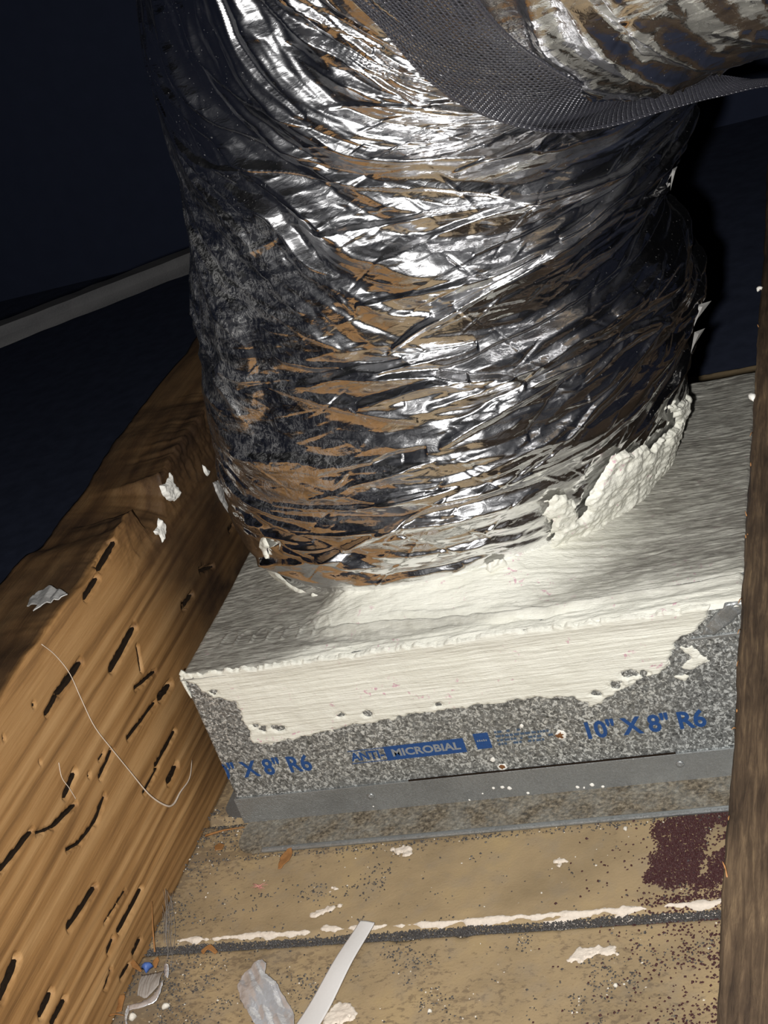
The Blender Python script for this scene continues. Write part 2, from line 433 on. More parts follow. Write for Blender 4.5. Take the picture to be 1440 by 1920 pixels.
torn_lip(0.272, 0.320, -0.0985, 0.0030, 5)

# dark end wall added to even out the background, and roof underside
wb = boxmesh('wall_backdrop', (-1.9, 1.32, -0.05), (2.3, 1.35, 0.95), MAT['haze_navy']); wb['kind'] = 'structure'
rc = mesh_obj('ceiling', [(-1.9, 1.35, .95), (2.3, 1.35, .95), (2.3, -1.2, 2.4), (-1.9, -1.2, 2.4), (-1.9, 1.35, .98), (2.3, 1.35, .98), (2.3, -1.2, 2.43), (-1.9, -1.2, 2.43)],
              [(0, 1, 2, 3), (7, 6, 5, 4), (0, 4, 5, 1), (2, 6, 7, 3), (1, 5, 6, 2), (0, 3, 7, 4)], MAT['haze_navy'], smooth=False)
rc['kind'] = 'structure'

# ================================================================ left joist (insect-eaten)
edge_pts = [(-1.1, .188), (-0.1161, .1885), (-0.0777, .1912), (-0.0642, .1895), (-0.0238, .1902), (0.0, .187), (0.0088, .1868), (0.030, .188), (0.0456, .189), (0.075, .1895), (0.0837, .1885), (0.0875, .171), (0.098, .168), (0.115, .166), (0.126, .176), (0.1307, .187), (0.1573, .1875), (0.1924, .189), (0.2095, .187), (0.4, .188), (1.3, .188)]
EY = np.array([p[0] for p in edge_pts]); EZ = np.array([p[1] for p in edge_pts])
XJL = -0.099
GAL = [((179,1663),(129,1739),8),((266,1666),(224,1746),7),((236,1670),(197,1730),3),((213,1760),(203,1786),5),((265,1760),(251,1789),5),
       ((244,1807),(227,1834),5),((97,1860),(77,1904),9),((123,1874),(99,1919),8),((209,1818),(197,1854),4),((32,1798),(2,1872),11),
       ((61,1558),(4,1630),7),((143,1508),(100,1550),6),((100,1550),(69,1562),4),((141,1448),(123,1493),9),((211,1406),(188,1457),6),((197,1493),(180,1540),6),((180,1540),(150,1580),5),((150,1580),(126,1594),4),
       ((332,1435),(317,1466),9),((329,1370),(294,1435),6),((296,1439),(271,1486),4),((320,1282),(300,1309),10),((292,1316),(240,1385),5),
       ((253,1175),(209,1255),10),((153,1240),(112,1298),9),((108,1302),(88,1338),7),((258,1213),(265,1258),5),((292,1258),(253,1291),5),
       ((361,1114),(343,1139),7),((401,1061),(376,1069),6),((437,984),(430,995),4),((217,1015),(188,1066),9),((184,1083),(160,1120),8),
       ((65,1318),(64,1323),4),((8,1382),(8,1385),3),((168,1452),(167,1455),4),((75,1430),(75,1432),3),((195,1412),(187,1425),3)]
def build_joist():
    t = empty('ceiling_joist', (XJ - 0.033, 0.0, -0.0125), 'orange-brown pine joist left of the metal box, riddled with insect galleries', 'joist')
    ys = np.concatenate([np.linspace(-1.1, -0.24, 45)[:-1], np.arange(-0.24, 0.26, 0.0011), np.linspace(0.26, 1.3, 50)])
    nz = 150
    # right face
    zt = np.interp(ys, EY, EZ)
    zt = zt + 0.0012 * fbm(ys * 60, ys * 0, 3, 4) + 0.0018 * sstep(0.02, 0.09, ys) * fbm(ys * 160, ys * 0 + 5, 4, 4)
    tt = np.linspace(0, 1, nz)
    Y, T = np.meshgrid(ys, tt, indexing='ij')
    Z = -0.0125 + T * (zt[:, None] + 0.0125)
    Xd = np.zeros_like(Y)
    ridge = np.sin((Z + 0.05 * Y + 0.006 * vnoise(Y * 8, Z * 30, 9)) * 2 * np.pi / 0.0052)
    Xd += 0.00035 * ridge * sstep(0.085, 0.02, Z)
    Xd += 0.0006 * fbm(Y * 18, Z * 90, 12, 4)
    # crumbled rotten edge
    rot = sstep(0.03, 0.09, Y) * sstep(0.145, 0.18, Z)
    Xd -= rot * (0.004 + 0.004 * np.abs(fbm(Y * 90, Z * 90, 21, 4)))
    near_top = sstep(0.004, 0.0, zt[:, None] - Z)
    Xd -= 0.0012 * near_top ** 2
    gp = []
    for a, b, wpx in GAL:
        A = on_plane(a[0], a[1], 0, XJ); B = on_plane(b[0], b[1], 0, XJ)
        wd = max(wpx * 0.00033, 0.0006)
        pa = np.array([A[1], A[2]]); pb = np.array([B[1], B[2]]); e = pb - pa; L = np.hypot(*e) + 1e-9
        gp.append((pa, pb, wd))
        pad = wd * 3
        m = (Y > min(pa[0], pb[0]) - pad) & (Y < max(pa[0], pb[0]) + pad) & (Z > min(pa[1], pb[1]) - pad) & (Z < max(pa[1], pb[1]) + pad)
        if not m.any(): continue
        yy = Y[m]; zz = Z[m]
        s = np.clip(((yy - pa[0]) * e[0] + (zz - pa[1]) * e[1]) / L ** 2, 0, 1)
        d = np.hypot(yy - pa[0] - s * e[0], zz - pa[1] - s * e[1]) + 0.0004 * vnoise(yy * 500, zz * 500, 33)
        Xd[m] = Xd[m] - 0.005 * sstep(wd * 1.1, wd * 0.35, d)
    X = XJ + Xd
    front = np.stack([X, Y, Z], -1)
    # top face
    ns = 26
    ss = np.linspace(0, 1, ns)[1:]
    Yt, St = np.meshgrid(ys, ss, indexing='ij')
    zl = 0.188 + 0.001 * fbm(ys * 40, ys * 0, 14, 4)
    rotl = 0.010 * sstep(0.04, 0.07, ys) * sstep(0.2, 0.13, ys)
    Zt = zt[:, None] * (1 - St) ** 2.2 + (1 - (1 - St) ** 2.2) * (zl - rotl * 0.6)[:, None] + 0.0012 * fbm(Yt * 30, St * 6, 16, 4)
    Xt = front[:, -1, 0][:, None] * (1 - St) + (XJL + 0.0025 * fbm(ys * 35, ys * 0, 18, 4))[:, None] * St
    top = np.stack([Xt, Yt, Zt], -1)
    back = np.stack([Xt[:, -1], ys, np.full_like(ys, -0.0125)], -1)[:, None, :]
    prof = np.concatenate([front, top, back], 1)
    nr, nc = prof.shape[:2]
    F = gridfaces(nr, nc, True)
    o = mesh_obj('timber', prof, F, MAT['pine'], t)
    P = prof.reshape(-1, 3)
    st = sstep(0.015, 0.125, P[:, 1] + 0.35 * (0.12 - P[:, 2]) * (P[:, 2] < 0.12) + 0.018 * fbm(P[:, 1] * 22, P[:, 2] * 22, 5, 3)) * 1.0
    st = np.maximum(st, 1.0 * sstep(0.0005, 0.004, XJ - 0.0035 - P[:, 0] + 0.003 * fbm(P[:, 1] * 60, P[:, 0] * 60, 8, 3)))
    st = np.maximum(st, 0.25 * sstep(0.03, 0.0, P[:, 2]))
    st *= 0.95 + 0.25 * fbm(P[:, 1] * 25, P[:, 2] * 40, 77, 4)
    setattr_float(o, 'stain', np.clip(st, 0, 1))
    # dark frass in the bottom of each gallery
    for k, (pa, pb, wd) in enumerate(gp):
        e = pb - pa; L = np.hypot(*e) + 1e-6; ex = e / L; ey = np.array([-ex[1], ex[0]])
        n = 18
        loop = []
        for side in (1, -1):
            for q in np.linspace(0, 1, n):
                s = q if side == 1 else 1 - q
                ww = wd * 0.46 * (0.35 + 0.65 * math.sin(math.pi * (0.08 + 0.84 * s)) ** 0.7) * (1 + 0.35 * float(vnoise(np.array(s * 9.0 + k * 3.3), np.array(side * 2.0), 5)))
                loop.append(pa + e * s + ey * ww * side - np.sign(ey[1] + 1e-9) * ey * wd * 0.22)
        c = (pa + pb) / 2
        co = [(XJ - 0.0012, p[0], p[1]) for p in loop]
        nb = len(co)
        co += [(XJ - 0.0036, p[0], p[1]) for p in loop]
        fs = [tuple(range(nb)), tuple(range(2 * nb - 1, nb - 1, -1))] + [(i, (i + 1) % nb, nb + (i + 1) % nb, nb + i) for i in range(nb)]
        mesh_obj('insect_gallery', co, fs, MAT['frass'], t, smooth=False)
    return t
joist = build_joist()

def build_right_joist():
    t = empty('ceiling_joist', (XR + 0.019, 0, -0.0125), 'weathered dark brown joist along the right edge, beside the box', 'joist')
    ys = np.concatenate([np.linspace(-1.1, -0.34, 22)[:-1], np.arange(-0.34, 0.5, 0.003), np.linspace(0.5, 1.3, 30)])
    xo = XR + 0.0009 * fbm(ys * 55, ys * 0, 61, 5) + 0.0012 * fbm(ys * 7, ys * 0, 62, 2)
    nx = 30
    q = np.linspace(0, 1, nx)
    Yt, Q = np.meshgrid(ys, q, indexing='ij')
    Xt = xo[:, None] * (1 - Q) + (XR + 0.038) * Q
    ed = np.minimum(Q, 1 - Q) * 0.038
    Zt = ZJ - 0.0012 * np.clip(1 - ed / 0.0015, 0, 1) ** 2 + 0.0004 * fbm(Yt * 25, Xt * 500, 63, 4)
    top = np.stack([Xt, Yt, Zt], -1)
    l = np.stack([xo, ys, np.full_like(ys, -0.0125)], -1)[:, None]; r = np.stack([xo * 0 + XR + 0.038, ys, np.full_like(ys, -0.0125)], -1)[:, None]
    prof = np.concatenate([l, top, r], 1)
    nr, nc = prof.shape[:2]
    o = mesh_obj('timber', prof, gridfaces(nr, nc, True), MAT['old_wood'], t)
    P = prof.reshape(-1, 3)
    setattr_float(o, 'stain', np.clip(sstep(0.05, 0.35, P[:, 1]) * 0.6 + 0.25 * fbm(P[:, 1] * 14, P[:, 0] * 90, 64, 3), 0, 1))
    # splinters standing off the arris
    for k in range(16):
        y = random.uniform(-0.32, 0.25); x = XR + random.uniform(-0.0003, 0.001)
        a = np.array([x, y, ZJ - 0.0008]); b = a + np.array([random.uniform(-0.003, 0.0005), random.uniform(-0.006, 0.006), random.uniform(0.0004, 0.002)])
        tube('splinter', [a, (a + b) / 2 + [0, 0, 0.0006], b], [0.00035, 0.00025, 0.00008], MAT['leaf'], t, 4)
    return t
build_right_joist()

# ================================================================ register box
box = empty('register_box', (W / 2, D / 2, 0), 'galvanized steel register box smeared with cream sealant, standing between the joists', 'register box')
def front_body():
    # five-sided sheet-metal shell, edges slightly rounded
    boxmesh('body', (0.0, 0.0, 0.001), (W, D, H), MAT['galv'], box, 0.0016)
front_body()
boxmesh('base_strip', (-0.0012, -0.0014, 0.0012), (W + 0.001, -0.0001, 0.0205), MAT['galv_plain'], box, 0.0003)
boxmesh('side_strip', (-0.0013, -0.0002, 0.0012), (-0.0001, D, 0.0205), MAT['galv_plain'], box, 0.0003)
boxmesh('fold_seam', (0.300, -0.0009, 0.0935), (W, -0.0001, 0.0953), MAT['galv_plain'], box, 0.0003)

def flange(poly, z0, z1, name, mat):
    n = len(poly); co = [(x, y, z0) for x, y in poly] + [(x, y, z1) for x, y in poly]
    fs = [tuple(range(n))[::-1], tuple(range(n, 2 * n))] + [(i, (i + 1) % n, n + (i + 1) % n, n + i) for i in range(n)]
    return mesh_obj(name, co, fs, mat, box, smooth=False)
def arc(cx, cy, r, a0, a1, n=10):
    return [(cx + r * math.cos(math.radians(a0 + (a1 - a0) * k / n)), cy + r * math.sin(math.radians(a0 + (a1 - a0) * k / n))) for k in range(n + 1)]
fl = [(W, -0.0012), (0.0025, -0.0012)] + [(0.0012, -0.006)] + arc(0.0145, -0.0165, 0.0135, 180, 270) + [(W, -0.030)]
flange(fl, 0.0008, 0.0018, 'front_flange', MAT['galv_dirty'])
# rolled front lip
boxmesh('flange_lip', (0.020, -0.0308, 0.0006), (W, -0.0272, 0.0034), MAT['galv_plain'], box, 0.0012)
fl2 = [(-0.0014, 0.004)] + [(-0.0014, D)] + [(-0.020, D)] + arc(-0.0075, 0.018, 0.0125, 180, 270)
flange(fl2[::-1], 0.0008, 0.0018, 'side_flange', MAT['galv_plain'])

def dome(name, c, nrm, r, h, mat, parent, n=16, m=5, rag=0.0, seed=0):
    nrm = np.array(nrm, float); nrm /= np.linalg.norm(nrm)
    ex = np.cross(nrm, [0.3, 0.2, 0.93]); ex /= np.linalg.norm(ex); ey = np.cross(nrm, ex)
    c = np.array(c, float); co = []
    for k in range(m):
        q = k / (m - 1)
        for a in range(n):
            t = 2 * math.pi * a / n
            rr = r * math.cos(q * math.pi / 2) * (1 + rag * float(vnoise(np.array(math.cos(t) * 2 + seed), np.array(math.sin(t) * 2.0), seed)))
            co.append(c + ex * rr * math.cos(t) + ey * rr * math.sin(t) + nrm * h * math.sin(q * math.pi / 2))
    F = gridfaces(m, n, True).tolist(); F.append([(m - 1) * n + i for i in range(n)]); F.append(list(range(n))[::-1])
    return mesh_obj(name, co, F, mat, parent)
for (u, v) in ((695, 1493), (1275, 1433)):
    p = on_plane(u, v, 1, -0.0014); dome('rivet', (p[0], -0.0014, p[2]), (0, -1, 0), 0.0024, 0.0009, MAT['galv_plain'], box)
def spot(u, v, r, white, rusty=True):
    p = on_plane(u, v, 1, 0.0)
    d = dome('paint_spot', (p[0], 0.0, p[2]), (0, -1, 0), r, 0.0005, MAT['white_paint'], box, rag=0.25, seed=int(u))
    if rusty: dome('rust_spot', (p[0] - 0.0002, -0.0004, p[2]), (0, -1, 0), r * 0.6, 0.0004, MAT['rust'], d, rag=0.5, seed=int(u) + 2)
spot(1051, 1378, 0.0034, True); spot(942, 1438, 0.0026, True); spot(924, 1424, 0.0017, True, False); spot(978, 1361, 0.0013, True, False)
for u, v, r in ((925, 1478, .0010), (942, 1476, .0012), (955, 1478, .0015), (1083, 1476, .0012), (1095, 1477, .0008), (1110, 1472, .0014), (1130, 1475, .0011), (990, 1487, .0011), (905, 1488, .0006), (700, 1512, .0006), (880, 1500, .0007)):
    p = on_plane(u, v, 1, -0.0014); dome('paint_spot', (p[0], -0.00135, p[2]), (0, -1, 0), r, 0.0003, MAT['white_paint'], box, 10, 3, 0.3, int(u))

boxmesh('seam_shadow', (0.115, -0.0011, 0.0204), (0.275, -0.0001, 0.0211), MAT['frass'], box)  # dark bar painted in as the shadow above the base strip
# printing on the front face
def text(s, x, z, h, width, mat, y=-0.00035, bold=0.0, name='printed_lettering', lab=None):
    cu = bpy.data.curves.new('lettering', 'FONT'); cu.body = s; cu.size = 1.0; cu.offset = bold; cu.resolution_u = 3
    ob = bpy.data.objects.new('lettering', cu); COL.objects.link(ob)
    bpy.context.view_layer.update()
    me = bpy.data.meshes.new_from_object(ob.evaluated_get(bpy.context.evaluated_depsgraph_get()))
    bpy.data.objects.remove(ob); bpy.data.curves.remove(cu)
    co = np.zeros(len(me.vertices) * 3); me.vertices.foreach_get('co', co); co = co.reshape(-1, 3)
    mn = co.min(0); mx = co.max(0)
    out = np.stack([x + (co[:, 0] - mn[0]) / (mx[0] - mn[0]) * width, np.full(len(co), y), z + (co[:, 1] - mn[1]) / (mx[1] - mn[1]) * h], -1)
    out[:, 0] = np.maximum(out[:, 0], 0.0008)
    me.vertices.foreach_set('co', out.astype(np.float32).ravel()); me.update()
    me.materials.clear(); me.materials.append(mat)
    me.polygons.foreach_set('material_index', np.zeros(len(me.polygons), dtype=np.int32))
    o = link(name, me, box)
    if lab: o['label'] = lab
    return o
text('10" X 8" R6', 0.2292, 0.0364, 0.0125, 0.0672, MAT['ink'], bold=0.028, lab='blue printed size marking at the right end of the box')
text('0" X 8" R6', -0.0035, 0.0355, 0.0128, 0.0620, MAT['ink'], bold=0.022, lab='blue printed size marking cut off at the left edge of the box')
text('ANTI-', 0.0848, 0.0390, 0.0062, 0.0215, MAT['ink'], bold=0.03, lab='small blue printed word beside the blue bar')
def flat(name, x0, x1, z0, z1, mat, y=-0.0003):
    return mesh_obj(name, [(x0, y, z0), (x1, y, z0), (x1, y, z1), (x0, y, z1)], [(0, 1, 2, 3)], mat, box, smooth=False)
flat('printed_line', 0.0843, 0.1072, 0.0370, 0.0375, MAT['ink']); flat('printed_line', 0.0843, 0.1072, 0.0462, 0.0467, MAT['ink'])
flat('printed_bar', 0.1072, 0.1568, 0.0368, 0.0470, MAT['ink'])['label'] = 'solid blue printed bar with pale letters'
text('MICROBIAL', 0.1115, 0.0393, 0.0056, 0.0425, MAT['letter_gap'], y=-0.0005, bold=0.035, lab='pale letters inside the blue bar')
flat('printed_square', 0.1635, 0.1725, 0.0378, 0.0490, MAT['ink'])
for k in range(5):
    flat('printed_mark', 0.1648 + k * 0.0013, 0.1656 + k * 0.0013, 0.0432, 0.0444 + 0.0003 * (k % 2), MAT['letter_gap'], -0.0005)
for row, (zz, x1) in enumerate(((0.0485, 0.192), (0.0455, 0.209), (0.0425, 0.209), (0.0398, 0.2045))):
    x = 0.1765
    while x < x1:
        L = random.uniform(0.0010, 0.0032)
        if random.random() < 0.85: flat('printed_mark', x, x + L, zz - 0.0008, zz + 0.0007, MAT['ink_faint'])
        x += L + random.uniform(0.0004, 0.0009)

# ---- sealant on the front face
front_poly = [[0.0025, 0.1114], [0.0144, 0.0966], [0.0286, 0.0909], [0.0273, 0.0747], [0.0274, 0.0608], [0.0383, 0.0586], [0.0597, 0.0602], [0.0913, 0.0643], [0.1272, 0.0672], [0.1545, 0.0684], [0.1811, 0.0684], [0.2078, 0.0695], [0.2286, 0.0665], [0.2357, 0.0584], [0.2469, 0.0631], [0.2653, 0.0725], [0.282, 0.0761], [0.2924, 0.0951], [0.3086, 0.1039], [0.3145, 0.1150], [0.20, 0.1152], [0.001, 0.1152]]
def front_h(p, q):
    st = fbm(p * 22, q * 650, 91, 4)
    return 0.0011 + 0.0004 * st + 0.0018 * sstep(0.104, 0.114, q) * sstep(0.02, 0.06, p) + 0.0006 * fbm(p * 60, q * 60, 92, 3)
def front_holes(p, q):
    d = np.minimum.reduce([np.hypot((p - cx) / 1.6, q - cz) - r for cx, cz, r in ((0.0165, 0.1005, .0016), (0.0335, 0.0732, .0013), (0.037, 0.0702, .0018), (0.0455, 0.0705, .0013), (0.048, 0.069, .0018), (0.0895, 0.0735, .0014), (0.106, 0.0722, .0018), (0.241, 0.0672, .0016), (0.2535, 0.0712, .0022), (0.262, 0.0775, .0026), (0.270, 0.0765, .002), (0.15, 0.0725, .0013))])
    return d + 0.0013 * fbm(p * 500, q * 700, 93, 3)
o, used = patch('front_sealant', front_poly, 0.00065, lambda p, q, h: np.stack([p, -h - 0.0001, q + 0 * p], -1), front_h, MAT['mastic'], box, rag=0.0016, ragscale=260, taper=0.0012, seed=9, holes=front_holes)
o['label'] = 'thick cream sealant brushed along the upper front face'
for nm, pl in (('sealant_smear', [[.2945, .0900], [.3000, .0905], [.3025, .0840], [.3065, .0795], [.3030, .0785], [.2990, .0760], [.2940, .0750], [.2900, .0775], [.2930, .0800], [.2975, .0825]]),
               ('sealant_smear', [[.2865, .0715], [.2920, .0735], [.2945, .0705], [.2905, .0680]])):
    patch(nm, pl, 0.0005, lambda p, q, h: np.stack([p, -h - 0.0001, q + 0 * p], -1), lambda p, q: 0.0007 + 0.0003 * fbm(p * 300, q * 300, 3), MAT['mastic'], box, rag=0.0012, ragscale=300, taper=0.001, seed=13)
# grey foil tape ending at the right corner
patch('foil_tape', [[.305, .0965], [.3115, .1045], [.322, .1145], [.332, .1145], [.332, .110], [.322, .1015], [.3125, .0955]], 0.0008,
      lambda p, q, h: np.stack([p, -h - 0.0002, q + 0 * p], -1), lambda p, q: 0.0009 + 0.0011 * np.abs(facet(p * 140, q * 140, 6)), MAT['galv_plain'], box, rag=0.0004, taper=0.0006)

# ---- duct geometry (shared by jacket, collar sealant and strap)
ZT = np.array([.095, .114, .125, .139, .175, .21, .246, .281, .31, .34, .365])
CXT = np.array([.139, .139, .1395, .1412, .1496, .1581, .1606, .1634, .1771, .1882, .1950])
CYT = np.array([.187, .187, .187, .1865, .188, .191, .192, .1935, .199, .204, .205])
RT = np.array([.131, .136, .142, .150, .157, .160, .1565, .150, .1555, .158, .159])
E3 = np.array([0.90, -0.436, 0.0]); E3 /= np.linalg.norm(E3); N3 = np.array([-E3[1], E3[0], 0.0])
RB = 0.172; ZV = 0.365
Q3 = np.array([.1950, .205, ZV]) + RB * E3
TH0 = math.atan2(CAM[1] - .187, CAM[0] - .145)
S1 = ZV - 0.095; S2 = S1 + RB * math.pi / 2; S3 = S2 + 0.34
def smooth_interp(x, xp, fp):
    return sum(np.interp(x + d, xp, fp) for d in (-0.012, -0.006, 0, 0.006, 0.012)) / 5
def duct_pt(a, s, disp=0.0):
    """a: angle from the camera-facing line (right positive), s: length along the duct"""
    th = TH0 + a
    z = 0.095 + np.minimum(s, S1)
    cx = smooth_interp(z, ZT, CXT); cy = smooth_interp(z, ZT, CYT); r = smooth_interp(z, ZT, RT)
    phi = np.clip((s - S1) / RB, 0, math.pi / 2)
    ext = np.maximum(s - S2, 0)
    bul = 0.021 * sstep(S1 + 0.14, S1 + 0.20, s) - 0.009 * np.exp(-((s - S1 - 0.105) / 0.035) ** 2)
    r = r + np.where(s > S1 - 0.05, bul, 0) + disp
    dx = np.cos(th); dy = np.sin(th)
    de = dx * E3[0] + dy * E3[1]; dn = dx * N3[0] + dy * N3[1]
    low = s <= S1
    zero = np.zeros_like(s + a)
    base = np.stack([cx + zero, cy + zero, z + zero], -1)
    el = Q3 + RB * (-np.cos(phi)[..., None] * E3 + np.sin(phi)[..., None] * np.array([0, 0, 1.0])) + ext[..., None] * (E3 + np.array([0, 0, 0.16]))
    c = np.where((low + zero > 0)[..., None], base, el + zero[..., None])
    ep = np.cos(phi)[..., None] * E3 - np.sin(phi)[..., None] * np.array([0, 0, 1.0])
    return c + r[..., None] * (de[..., None] * ep + dn[..., None] * N3)
# coarse copy for ray casting
_a = np.linspace(-math.pi, math.pi, 181); _s = np.linspace(0, S3, 160)
_A, _S = np.meshgrid(_a, _s)
_P = duct_pt(_A, _S).reshape(-1, 3)
BVH = BVHTree.FromPolygons([tuple(p) for p in _P], [tuple(f) for f in gridfaces(160, 181).tolist()])
def on_duct(u, v):
    d = Vector(ray(u, v)).normalized()
    h = BVH.ray_cast(Vector(CAM), d)
    return np.array(h[0]) if h[0] is not None else None
def duct_as(p):
    z = p[2]; cx = float(smooth_interp(z, ZT, CXT)); cy = float(smooth_interp(z, ZT, CYT))
    a = math.atan2(p[1] - cy, p[0] - cx) - TH0
    return ((a + math.pi) % (2 * math.pi) - math.pi, z - 0.095)

# ---- sealant over the top of the box, built up against the duct
def top_sealant():
    nx, ny = 430, 350
    gx, gy = np.meshgrid(np.linspace(-0.0012, W + 0.0008, nx), np.linspace(-0.0016, D + 0.001, ny))
    d = np.hypot(gx - .139, gy - .187) - .133
    ang = np.arctan2(gy - .187, gx - .139)                       # -90 deg is the front
    fw = sstep(math.radians(-118), math.radians(-104), ang + 0.06 * fbm(gx * 70, gy * 70, 50, 3)) * sstep(math.radians(-22), math.radians(-66), ang)
    reach = 0.046 + 0.008 * fbm(gx * 25, gy * 25, 51, 3)
    fil = np.clip(1 - d / reach, 0, 1.35)
    h = 0.0012 + (0.004 + 0.017 * fw) * fil ** 1.25
    strokes = fbm(gx * 25 + 0.35 * gy * 200, gy * 420 - gx * 60, 52, 4)
    h += 0.0006 * strokes * (1 + 1.2 * fw) + 0.0009 * fbm(gx * 90, gy * 90, 53, 4) * (0.3 + fw)
    # ridge rolled up behind the front edge
    yr = 0.017 + 0.004 * np.sin(gx * 22) + 0.0015 * fbm(gx * 60, gx * 0, 54, 3) + 0.012 * np.clip(0.11 - gx, 0, 1) / 0.11
    rid = sstep(0.07, 0.12, gx)
    h += rid * (0.0038 * np.exp(-((gy - yr) / 0.0022) ** 2) - 0.0050 * np.exp(-((gy - yr - 0.0048) / 0.0020) ** 2))
    lines = np.abs(vnoise(gx * 14, (gy - 0.5 * yr) * 420, 57))
    h += 0.0011 * rid * sstep(0.034, 0.022, gy) * (0.5 - lines)
    # finger scallops near the left front
    for k in range(7):
        cx = 0.022 + k * 0.0105; cy = 0.030 - 0.0006 * k
        rr = np.hypot((gx - cx) / 0.0052, (gy - cy) / 0.010)
        h += 0.0007 * np.exp(-((rr - 1) / 0.12) ** 2) * (gy > cy - 0.004)
    e = np.minimum.reduce([gx + 0.0012, W + 0.0008 - gx, gy + 0.0016, D + 0.001 - gy])
    z = H + np.where(e < 0.0035, h * np.sqrt(np.clip(e / 0.0035, 0, 1)) - 0.002 * (1 - np.clip(e / 0.0035, 0, 1)) ** 2, h)
    co = np.stack([gx, gy, z], -1)
    keep = (d > -0.02)
    F = gridfaces(ny, nx); F = F[keep.ravel()[F].all(1)]
    used = np.unique(F); rm = np.full(nx * ny, -1); rm[used] = np.arange(len(used))
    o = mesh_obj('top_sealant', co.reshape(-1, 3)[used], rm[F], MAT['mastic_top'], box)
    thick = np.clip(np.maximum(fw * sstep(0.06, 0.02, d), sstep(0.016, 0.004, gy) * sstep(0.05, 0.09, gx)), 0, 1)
    setattr_float(o, 'thin', np.clip(1.0 - 0.45 * sstep(0.05, 0.02, gy) * sstep(0.16, 0.2, gx) - thick + 0.15 * strokes, 0, 1).ravel()[used])  # thin coat greyed, with painted shade away from the front fillet
    o['label'] = 'brushed cream sealant over the top of the box'
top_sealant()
# lump hanging off the front-left corner
tube('sealant_drip', spline([(0.0020, 0.0016, 0.1168), (0.0004, 0.0004, 0.1150), (0.0000, -0.0002, 0.1105), (0.0002, -0.0003, 0.1045), (0.0006, -0.0002, 0.0985)], 18), np.linspace(0.0019, 0.0005, 18), MAT['mastic'], box, 8)

# ---- ragged sealant climbing the duct on the right
col_px = [(900,1080),(920,1035),(945,1046),(973,1056),(1013,1039),(1033,1003),(1021,935),(1037,919),(1069,927),(1071,959),(1086,971),(1102,919),(1134,862),(1166,846),(1223,830),(1247,806),(1270,780),(1293,790),(1290,800),(1263,854),(1239,903),(1225,955),(1215,1010),(1150,1060),(1050,1090),(960,1105)]
def on_duct_safe(u, v):
    for k in range(120):
        for q in ((u - k * 2, v), (u + k * 2, v)):
            p = on_duct(*q)
            if p is not None and p[2] < ZV: return p
    return np.array(duct_pt(np.array(0.5), np.array(0.1)))
col_as = [duct_as(on_duct_safe(u, v)) for u, v in col_px]
def collar_patch(name, pts, seed, lab, extra=1.0):
    poly = [(a * 0.145, s) for a, s in pts]
    def place(p, q, h):
        return duct_pt(p / 0.145, np.clip(q, 0.002, None), h * extra + 0.0035 * extra)
    o, _ = patch(name, poly, 0.0009, place, lambda p, q: 0.0030 + 0.0024 * fbm(p * 130, q * 130, seed, 4) + 0.0022 * np.abs(fbm(p * 45 + q * 60, q * 220, seed + 1, 3)) + 0.0014 * np.abs(fbm(p * 330, q * 330, seed + 2, 3)),
                 MAT['mastic_collar'], box, rag=0.0034, ragscale=170, taper=0.0022, seed=seed)
    if lab: o['label'] = lab
collar_patch('collar_sealant', col_as, 71, 'ragged cream sealant climbing the right side of the duct')
up_px = [(1225,757),(1255,760),(1275,745),(1293,748),(1290,775),(1270,790),(1255,800),(1250,780)]
collar_patch('collar_sealant', [duct_as(on_duct_safe(u, v)) for u, v in up_px], 75, None)
lf_px = [(487,1010),(497,1008),(506,1040),(520,1070),(545,1095),(600,1118),(590,1128),(540,1110),(510,1080),(495,1045)]
collar_patch('collar_sealant', [duct_as(on_duct_safe(u + 6, v)) for u, v in lf_px], 78, None, 0.45)

